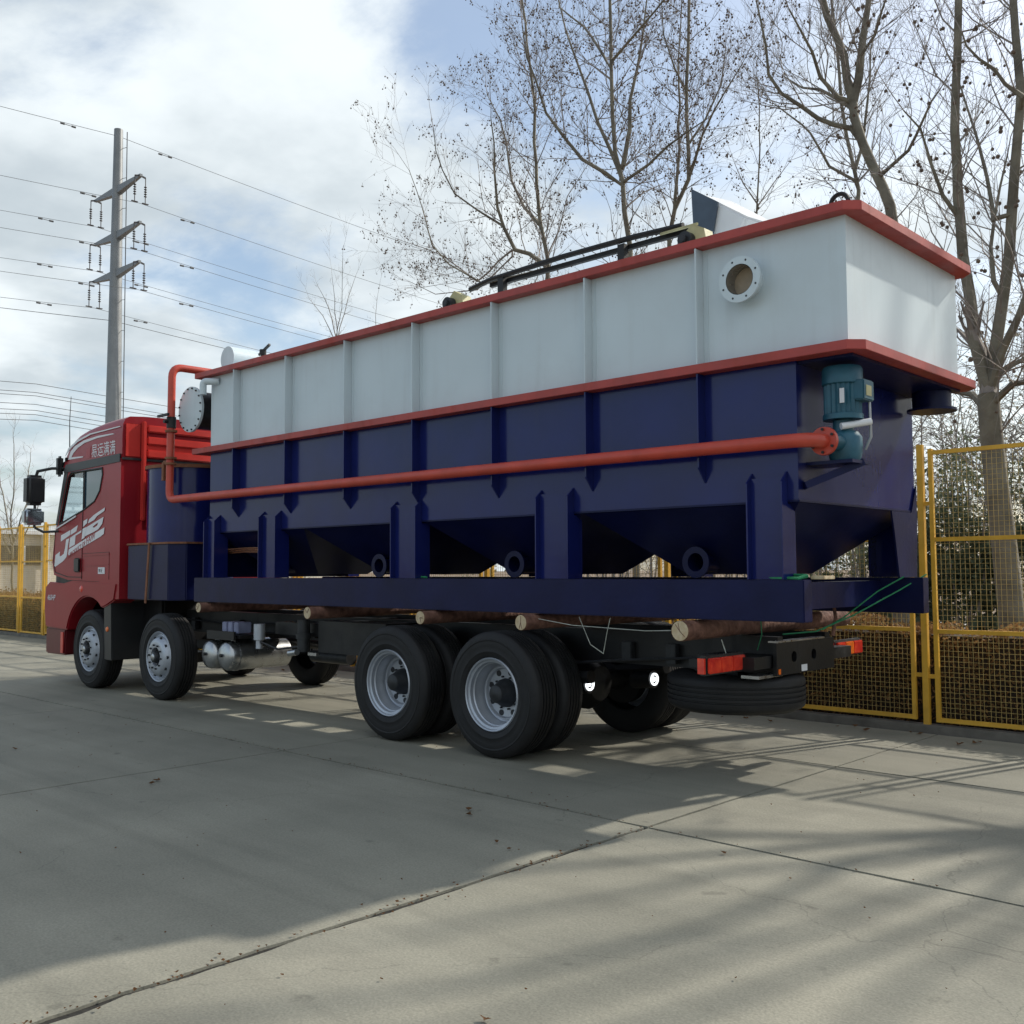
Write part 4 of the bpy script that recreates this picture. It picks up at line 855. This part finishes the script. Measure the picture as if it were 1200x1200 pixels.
MB().cyl((-9.30, 6.5, .72), (-9.30, 6.5, 1.07), .07, 14).cyl((-9.3, 6.5, .86), (-9.3, 6.5, .92), .085, 14).build('air_dryer', M['dark'], truck)
# ================================================================== TANK
K0 = (-7.1, 7.35, 1.235)
tank = thing('flotation_tank', K0, 'long white over blue steel flotation tank with red trims on the truck bed', 'industrial tank')
YN, YF = 6.35, 8.35; TN, TF = 6.25, 8.45
XF, XR, XB = -11.05, -2.92, -3.30
def rect(x0, x1, y0, y1, c=0): return [(x0, y0), (x1-c, y0), (x1, y0+c), (x1, y1-c), (x1-c, y1), (x0, y1)] if c else [(x0, y0), (x1, y0), (x1, y1), (x0, y1)]
MB().prism(rect(XF, XR, YN, YF), 3.105, 3.9695, 'Z', [rect(XF+.01, XR-.01, YN+.01, YF-.01)]).build('upper_tub', M['white'], tank)
MB().box(XF+.011, XR-.011, YN+.011, YF-.011, 3.86, 3.87).build('deck_plate', M['white'], tank)
MB().prism(rect(-11.28, -2.80, TN, TF, .09), 3.97, 4.035, 'Z', [rect(XF+.01, XR-.012, YN+.012, YF-.012)]).build('top_trim', M['trim'], tank, bevel=.003)
MB().prism(rect(-11.30, -2.79, TN-.012, TF+.012, .09), 3.035, 3.10, 'Z').build('middle_trim', M['trim'], tank, bevel=.003)
MB().box(XB+.002, -2.90, YN+.02, YF-.02, 3.015, 3.034).build('overhang_plate', M['blue_shade'], tank)
MB().prism(rect(XF, XB, YN, YF), 2.06, 3.034, 'Z').build('lower_tub', M['blue'], tank)
lip = MB().box(XF, XB, YN-.006, YN-.001, 2.06, 2.075).box(XB+.001, XB+.006, YN, YF, 2.06, 2.075); lip.build('bottom_lip', M['blue_shade'], tank)
stw = MB().box(-.007, .007, 0, .094, 0, .864).mesh('stiffener', M['white'], bevel=.001)
stb = MB().prism([(0, .80), (.094, .80), (.094, 0), (0, .11)], -.007, .007, 'X').mesh('stiffener', M['blue'])
sfw = MB().prism([(0, .80), (-.094, .80), (-.094, 0), (0, .11)], -.007, .007, 'X').mesh('stiffener', M['blue'])
weld = MB().box(-.004, .004, -.004, .001, 0, .86).mesh('weld', M['white'])
def at_(name, me, loc, parent):
    o = bpy.data.objects.new(name, me); S.collection.objects.link(o); o.parent = parent; po = WORG[parent.name]; o.location = (loc[0]-po[0], loc[1]-po[1], loc[2]-po[2]); WORG[o.name] = tuple(loc); return o
for k in range(7):
    x = -4.04-1.06*k
    at_('stiffener', stw, (x, TN+.005, 3.103), tank); at_('stiffener', stw, (x, YF+.001, 3.103), tank)
    at_('stiffener', stb, (x, TN+.005, 2.232), tank); at_('stiffener', sfw, (x, TF-.005, 2.232), tank)
    at_('weld', weld, (x+.045, YN-.001, 3.105), tank)
# skid rails
MB().box(-11.32, -3.25, 6.30, 6.42, 1.236, 1.526).build('skid_rail', M['blue_shade'], tank, bevel=.006)
MB().box(-11.32, -3.19, 8.20, 8.32, 1.236, 1.526).build('skid_rail', M['blue_shade'], tank, bevel=.006)
for x in (-10.9, -9.0, -7.2, -5.5, -3.6): MB().box(x-.06, x+.06, 6.421, 8.199, 1.30, 1.50).build('cross_beam', M['blue_shade'], tank)
# hoppers
hp = (XB-XF)/4
for k in range(4):
    x1 = XB-.01-k*hp; x0 = x1-hp+.03; c = (x0+x1)/2
    tp = [(x0, YN+.02, 2.058), (x1, YN+.02, 2.058), (x1, YF-.02, 2.058), (x0, YF-.02, 2.058)]; h_ = .36
    bt_ = [(c-h_, 7.35-h_, 1.56), (c+h_, 7.35-h_, 1.56), (c+h_, 7.35+h_, 1.56), (c-h_, 7.35+h_, 1.56)]
    MB().add(tp+bt_, [(0, 1, 5, 4), (1, 2, 6, 5), (2, 3, 7, 6), (3, 0, 4, 7), (4, 5, 6, 7)]).build('hopper', M['blue_shade'], tank)
    xs = c-.09
    MB().lathe([(.08, .35), (.08, .02), (.122, .02), (.122, 0), (.072, 0), (.072, .34)], (xs, 6.68, 1.655), 'Y', 24).build('drain_nozzle', M['blue_shade'], tank)
# legs
def leg(x0, x1, y, sg, name='leg'):
    mb = MB()
    a, b2 = (y, y+.085) if sg > 0 else (y, y-.085)
    for x in (x0, x1-.012):
        yy = y-.085*sg; mb.prism([(yy, 1.528), (yy, 2.20), (y-.003*sg, 2.275), (y-.003*sg, 2.05), (y+.10*sg, 2.05), (y+.10*sg, 1.528)], x, x+.012, 'X')
    mb.box(x0+.0125, x1-.0125, *sorted((y-.032*sg, y-.020*sg)), 1.528, 2.235)
    mb.build(name, M['blue'], tank)
for x0, x1 in ((-3.66, -3.38), (-5.66, -5.30), (-7.55, -7.18), (-9.86, -9.52), (-11.05, -10.8)): leg(x0, x1, YN, 1); leg(x0, x1, YF, -1)
MB().prism([(7.98, 1.528), (8.33, 1.528), (8.36, 2.0), (8.36, 2.28), (8.25, 2.056), (7.86, 2.056), (7.9, 1.9)], -3.30, -3.285, 'X').build('end_gusset', M['blue_shade'], tank)
MB().box(-11.04, -11.02, 6.40, 8.30, 1.53, 2.055).build('dark_gap_plate', M['blue_shade'], tank)  # plate added so the gap under the tank front stays dark
# pipe
PY = 6.195
def bend(p, c, q, r, n=6):
    p, c, q = Vector(p), Vector(c), Vector(q); a = (p-c).normalized()*r+c; b = (q-c).normalized()*r+c
    return [tuple(a.lerp(c, t).lerp(c.lerp(b, t), t)) for t in [i/n for i in range(n+1)]]
p1 = [(-11.72, 7.1, 4.18)]+bend((-11.72, 7.1, 4.18), (-11.74, PY, 4.18), (-11.74, PY, 3), .14)+bend((-11.74, PY, 4.18), (-11.76, PY, 2.50), (-3, PY, 2.46), .12)+[(-9, PY, 2.49), (-6, PY, 2.475)]+bend((-6, PY, 2.475), (-3.11, PY, 2.46), (-3.11, 6.4, 2.46), .16)+[(-3.11, 6.36, 2.46)]
pp = MB().tube(p1, .048, 20).build('discharge_pipe', M['pipe'], tank)
MB().lathe([(.043, -.025), (.095, -.025), (.098, 0), (.001, 0)], (-3.11, 6.37, 2.46), 'Y', 28).build('flange', M['pipe'], pp)
bb = MB(); bolts(bb, -3.11, 2.46, .078, 6, 6.34, .010, .012); bb.build('bolt', M['dark'], pp)
for zc in (3.36, 3.02, 2.95): MB().lathe([(.049, -.013), (.074, -.013), (.074, .013), (.049, .013), (.049, -.013)], (-11.74, PY, zc), 'Z', 20).build('coupling', M['rust'], pp)
vv = MB().cyl((-11.74, PY, 3.40), (-11.74, PY, 3.54), .058, 16).cyl((-11.74, PY-.10, 3.48), (-11.74, PY, 3.48), .025, 8).box(-11.86, -11.60, PY-.13, PY-.10, 3.535, 3.565).build('valve', M['black'], pp)
MB().lathe([(.049, -.01), (.06, -.01), (.06, .01), (.049, .01)], (-11.72, 6.98, 4.18), 'Y', 16).build('clamp', M['dark'], pp)
MB().bar((-11.9, PY, 2.98), (-11.9, PY, 2.75), .05).bar((-11.9, PY, 2.98), (-11.78, PY, 2.98), .04).build('pipe_bracket', M['rust'], pp)
# pump
pc = (-3.07, 6.57)
pm = sub('pump', (pc[0], pc[1], 2.5), tank)
bd = MB(); n = 40; vs = []
prof = []
for i in range(n):
    t = 2*math.pi*i/n; r_ = .126 if i % 2 else .113; prof.append((pc[0]+r_*math.cos(t), pc[1]+r_*math.sin(t)))
bd.prism(prof, 2.63, 2.885, 'Z'); bd.lathe([(.001, 2.62), (.135, 2.62), (.135, 2.655), (.125, 2.66)], (pc[0], pc[1], 0), 'Z', 32)
mo_ = bd.build('motor', M['motor'], pm)
MB().lathe([(.128, 2.86), (.136, 2.865), (.136, 2.965), (.125, 2.985), (.001, 2.99)], (pc[0], pc[1], 0), 'Z', 32).build('fan_cover', M['motor'], pm)
MB().box(pc[0]-.05+.12, pc[0]+.06+.12, pc[1]-.06, pc[1]+.10, 2.74, 2.88).build('terminal_box', M['motor'], pm, bevel=.008)
MB().box(pc[0]+.181, pc[0]+.184, pc[1]-.03, pc[1]+.05, 2.77, 2.84).build('name_plate', M['olive'], pm)
MB().box(-.016, .016, -.002, .002, 0, .10).build('label_plate', M['decal'], pm, local=True).location = (.055, -.128, .22)
MB().cyl((pc[0], pc[1], 2.36), (pc[0], pc[1], 2.615), .07, 20).cyl((pc[0], 6.372, 2.46), (pc[0], 6.75, 2.46), .058, 18).lathe([(.001, 2.34), (.10, 2.34), (.115, 2.40), (.115, 2.5), (.09, 2.54)], (pc[0], pc[1]+.02, 0), 'Z', 28).build('pump_casing', M['motor'], pm)
MB().cyl((pc[0]+.03, pc[1]-.10, 2.565), (pc[0]+.17, pc[1]+.06, 2.60), .024, 10).build('grip', M['decal'], pm)
MB().tube([(pc[0]+.15, pc[1]+.09, 2.74), (pc[0]+.15, pc[1]+.10, 2.50), (pc[0]+.10, pc[1]+.12, 2.42)], .010, 8).build('cable_conduit', M['steel'], pm)
MB().bar((-3.28, 6.40, 2.17), (-2.98, 6.66, 2.33), .09, .05).box(-3.298, -2.96, 6.46, 6.74, 2.315, 2.338).build('pump_bracket', M['blue_shade'], tank)
# round nozzle ring on the white side
nz_ = MB().lathe([(.110, .10), (.110, -.02), (.165, -.02), (.165, 0), (.122, 0), (.122, .10)], (-3.66, 6.25, 3.655), 'Y', 40).build('inlet_nozzle', M['white'], tank)
MB().lathe([(.108, -.018), (.108, .094), (.106, .094), (.106, -.018)], (-3.66, 6.25, 3.655), 'Y', 40).build('nozzle_liner', M['galv'], nz_)
MB().lathe([(.108, .095), (.001, .095)], (-3.66, 6.25, 3.655), 'Y', 32).build('nozzle_bottom', M['tan'], nz_)
bb = MB(); bolts(bb, -3.66, 3.655, .140, 8, 6.232, .008, .004); bb.build('bolt_hole', M['dark'], nz_)
# front vessel with blind flange
fv = MB().cyl((-11.47, 6.36, 3.62), (-11.47, 8.3, 3.62), .235, 32).box(-11.4, XF-.001, 6.9, 7.9, 3.45, 3.8).build('pressure_vessel', M['dark'], tank)
fl = MB().lathe([(.001, -.03), (.285, -.03), (.285, 0), (.235, .001)], (-11.47, 6.33, 3.62), 'Y', 40).build('blind_flange', M['white'], fv)
bb = MB(); bolts(bb, -11.47, 3.62, .262, 16, 6.299, .011, .014); bb.build('bolt', M['dark'], fl)
MB().tube([(-10.86, YN-.001, 3.90)]+bend((-10.86, YN, 3.90), (-11.02, YN-.13, 3.90), (-11.02, YN-.13, 3.7), .05)+[(-11.02, YN-.13, 3.74)], .042, 14).build('overflow_pipe', M['white'], tank)
# lower stub under the overhang, far corner
MB().cyl((-3.08, 8.2, 2.88), (-3.08, 8.2, 3.014), .15, 24).cyl((-3.08, 8.2, 2.86), (-3.08, 8.2, 2.88), .19, 24).build('bottom_nozzle', M['blue_shade'], tank)
# on top: cylinder, valve, chain rail, bearings, hopper
MB().cyl((-11.15, 6.62, 4.26), (-11.15, 8.1, 4.26), .155, 28).box(-11.22, -11.08, 6.9, 7.1, 3.875, 4.12).box(-11.22, -11.08, 7.7, 7.9, 3.875, 4.12).build('top_cylinder', M['white'], tank)
MB().cyl((-10.15, 6.5, 4.035), (-10.15, 6.5, 4.16), .03, 10).bar((-10.24, 6.5, 4.15), (-10.02, 6.5, 4.24), .025).cyl((-10.16, 6.5, 4.14), (-10.16, 6.5, 4.2), .04, 10).build('valve_handle', M['black'], tank)
cr_ = MB(); zt = 4.40
cr_.tube([(-6.98, 6.8, zt-.05), (-6.7, 6.8, zt-.01), (-5.8, 6.8, zt+.015), (-5.0, 6.8, zt+.01), (-4.5, 6.8, zt-.01)], .026, 8); cr_.bar((-6.75, 6.86, zt-.045), (-4.4, 6.86, zt-.045), .04, .04)
for x in (-6.55, -5.12): cr_.box(x-.035, x+.035, 6.78, 6.84, 3.871, zt-.026)
cr_.build('scraper_rail', M['black'], tank)
for x in (-7.0, -4.28):
    br = MB().prism([(x-.13, 4.0), (x+.14, 4.0), (x+.09, 4.25), (x-.02, 4.31), (x-.10, 4.24)], 6.62, 6.74, 'Y').build('bearing_block', M['olive'], tank)
    MB().cyl((x-.05, 6.55, 4.18), (x-.05, 6.618, 4.18), .062, 18).cyl((x-.05, 6.52, 4.18), (x-.05, 6.549, 4.18), .03, 12).build('bearing', M['dark'], br)
MB().bar((-4.72, 6.8, 4.37), (-4.3, 6.7, 4.33), .018).build('pull_rod', M['olive'], tank)
MB().box(-8.2, -7.6, 6.5, 6.6, 4.04, 4.085).build('spare_bracket', M['rust'], tank)
sh = MB(); A = [(-4.95, 7.3, 4.83), (-4.78, 7.3, 4.62), (-4.55, 7.3, 4.25)]
sh.add([(-4.58, 7.20, 4.78), (-4.64, 7.20, 4.50), (-4.25, 7.20, 4.28), (-4.15, 7.20, 4.48), (-4.50, 7.55, 4.80), (-4.60, 7.55, 4.45), (-4.05, 7.55, 4.30), (-3.98, 7.55, 4.42)],
    [(0, 1, 2, 3), (4, 7, 6, 5), (0, 3, 7, 4), (1, 5, 6, 2), (0, 4, 5, 1), (2, 6, 7, 3)])
so = sh.build('scum_chute', M['hopw'], tank, bevel=.02)
MB().add([(-4.66, 7.17, 4.84), (-4.64, 7.17, 4.42), (-4.46, 7.17, 4.38), (-4.40, 7.17, 4.66), (-4.66, 7.19, 4.84), (-4.64, 7.19, 4.42), (-4.46, 7.19, 4.38), (-4.40, 7.19, 4.66)], [(0, 1, 2, 3), (7, 6, 5, 4), (0, 4, 5, 1), (1, 5, 6, 2), (2, 6, 7, 3), (3, 7, 4, 0)]).build('chute_side', M['hop'], so)
MB().torus((-2.98, 6.40, 4.075), .062, .016, 'Y', 24, 8).build('lifting_eye', M['black'], tank)
# ================================================================== blue vessel behind the cab
bz = thing('blue_reaction_drum', (-12.1, 6.9, 1.23), 'tall dark blue steel drum standing between the red cab and the tank', 'drum')
MB().lathe([(.001, 1.24), (.555, 1.24), (.555, 2.93), (.575, 2.93), (.575, 2.97), (.001, 2.97)], (-12.30, 6.79, 0), 'Z', 48).build('drum_shell', M['blue'], bz)
MB().lathe([(.577, 2.935), (.585, 2.935), (.585, 2.978), (.50, 2.978)], (-12.30, 6.79, 0), 'Z', 48).build('rim', M['rust'], bz)
MB().prism([(-12.93, 6.40), (-12.86, 6.20), (-11.78, 6.20), (-11.62, 6.36), (-11.62, 6.9), (-12.93, 6.9)], 1.24, 1.95, 'Z').build('base_casing', M['blue_shade'], bz, bevel=.01)
MB().prism([(-12.94, 6.39), (-12.87, 6.185), (-11.77, 6.185), (-11.60, 6.35), (-11.60, 6.9), (-12.94, 6.9)], 1.951, 1.975, 'Z').build('rusty_hoop', M['rust'], bz)
MB().bar((-12.22, 6.17, 1.97), (-12.30, 6.17, 1.20), .04, .012, (0, 1, 0)).build('rusty_strap', M['rust'], bz)
# copper coloured hose coil glinting under the tank front
cw = MB()
for k in range(3): cw.tube([(-10.9, 6.45+k*.03, 1.86-k*.02), (-10.5, 6.50, 1.875-k*.022), (-9.98, 6.48, 1.87-k*.025)], .010, 6)
tag(cw.build('copper_rods', mat('copper', (.75, .35, .18), .25, .8, .1, 5)), 'three thin copper coloured rods lying under the front of the tank', 'rods')
# ================================================================== logs
LG = [(-11.03, .060, 'front log, nearest the cab, under the blue skid rail'), (-8.74, .064, 'pine log under the skid rail between the cab wheels and the rear wheels'),
      (-6.98, .062, 'pine log under the skid rail just above the first rear wheel'), (-5.72, .066, 'pine log under the skid rail just above the rearmost wheel'), (-4.15, .076, 'thickest pine log under the rear end of the skid rail')]
for k, (x, r_, lb) in enumerate(LG):
    z = 1.2335-r_-.002; rl_ = random.Random(k+4); P = []; rad = []
    y0 = 6.15 if k else 6.2
    for i in range(14): P.append((x+rl_.gauss(0, .004), y0+i*2.62/13, z+rl_.gauss(0, .003))); rad.append(r_*rl_.uniform(.94, 1.0))
    P[0] = (x, y0, z); rad[0] = r_
    lo = thing('pine_log', (x, 7.4, z), lb, 'log', 'pine logs between the tank skid and the chassis')
    MB().tube(P, rad, 18, False).build('bark', M['bark'], lo)
    for yy, sgn in ((P[0][1]-.001, -1), (P[-1][1]+.001, 1)):
        MB().lathe([(.001, yy), (r_*.5, yy), (r_*.93, yy), (r_*.96, yy-.004*sgn)], (x, 0, z), 'Y', 20).build('cut_end', M['cutwood'], lo)
    for i in range(3):
        a = rl_.uniform(0, 6.28); MB().bar((x, P[0][1]-.0025, z), (x+r_*.8*math.cos(a), P[0][1]-.0025, z+r_*.8*math.sin(a)), .003, .003).build('crack', M['bark'], lo)
# stake, wedge, ropes
tag(MB().tube([(-3.74, 7.72, 1.06), (-3.72, 7.74, 1.2), (-3.735, 7.73, 1.36)], [.017, .015, .013], 8).build('wooden_stake', M['bark']), 'short upright stick at the rear corner of the chassis', 'stick')
tag(MB().box(-3.27, -3.17, 6.44, 6.60, 1.528, 1.552).build('wood_wedge', M['cutwood'], bevel=.003), 'small pale wood wedge at the rear end of the near skid rail', 'wedge')
def rope(pts, r_, m_, lb, sagg=.0):
    tag(MB().tube(pts, r_, 6).build('rope', m_), lb, 'rope')
rope([(-3.21, 8.33, 1.55), (-3.35, 8.1, 1.42), (-3.60, 7.78, 1.22), (-3.80, 7.55, 1.10), (-3.9, 7.2, 1.09)], .006, M['rope'], 'green rope running from the far skid rail corner down to the chassis')
rope([(-3.22, 7.9, 1.535), (-3.40, 7.82, 1.42), (-3.65, 7.74, 1.21), (-3.78, 7.62, 1.11)], .006, M['rope'], 'green rope from the gap under the tank down to the stick')
rope([(-3.6, 6.36, 1.545), (-3.45, 6.44, 1.56), (-3.27, 6.38, 1.55), (-3.3, 6.32, 1.535), (-3.62, 6.33, 1.54)], .010, M['rope'], 'green rope loop lying on the near skid rail by its rear end')
rope([(-3.95, 6.95, 1.23), (-3.93, 6.93, 1.1), (-3.97, 6.93, .98)], .004, M['rope'], 'thin green rope hanging in front of the rear chassis')
rope([(-7.6, 6.34, 1.54), (-7.4, 6.36, 1.55), (-7.1, 6.34, 1.537)], .010, M['rope'], 'green rope lying on the near skid rail halfway along')
rope([(-5.25, 6.34, 1.22), (-5.15, 6.36, 1.0), (-5.05, 6.4, .93), (-4.98, 6.36, 1.1), (-4.93, 6.34, 1.22)], .003, M['rope2'], 'thin pale twine hanging in a loop below the skid rail')
rope([(-5.72, 6.3, 1.20), (-5.3, 6.32, 1.15), (-4.6, 6.35, 1.13), (-4.22, 6.3, 1.15)], .003, M['rope2'], 'thin pale twine stretched between the two rear logs')
rope([(-4.02, 6.5, 1.08), (-3.99, 6.5, 1.0), (-3.96, 6.5, .92)], .004, M['rope2'], 'thin pale string hanging above the left tail light')
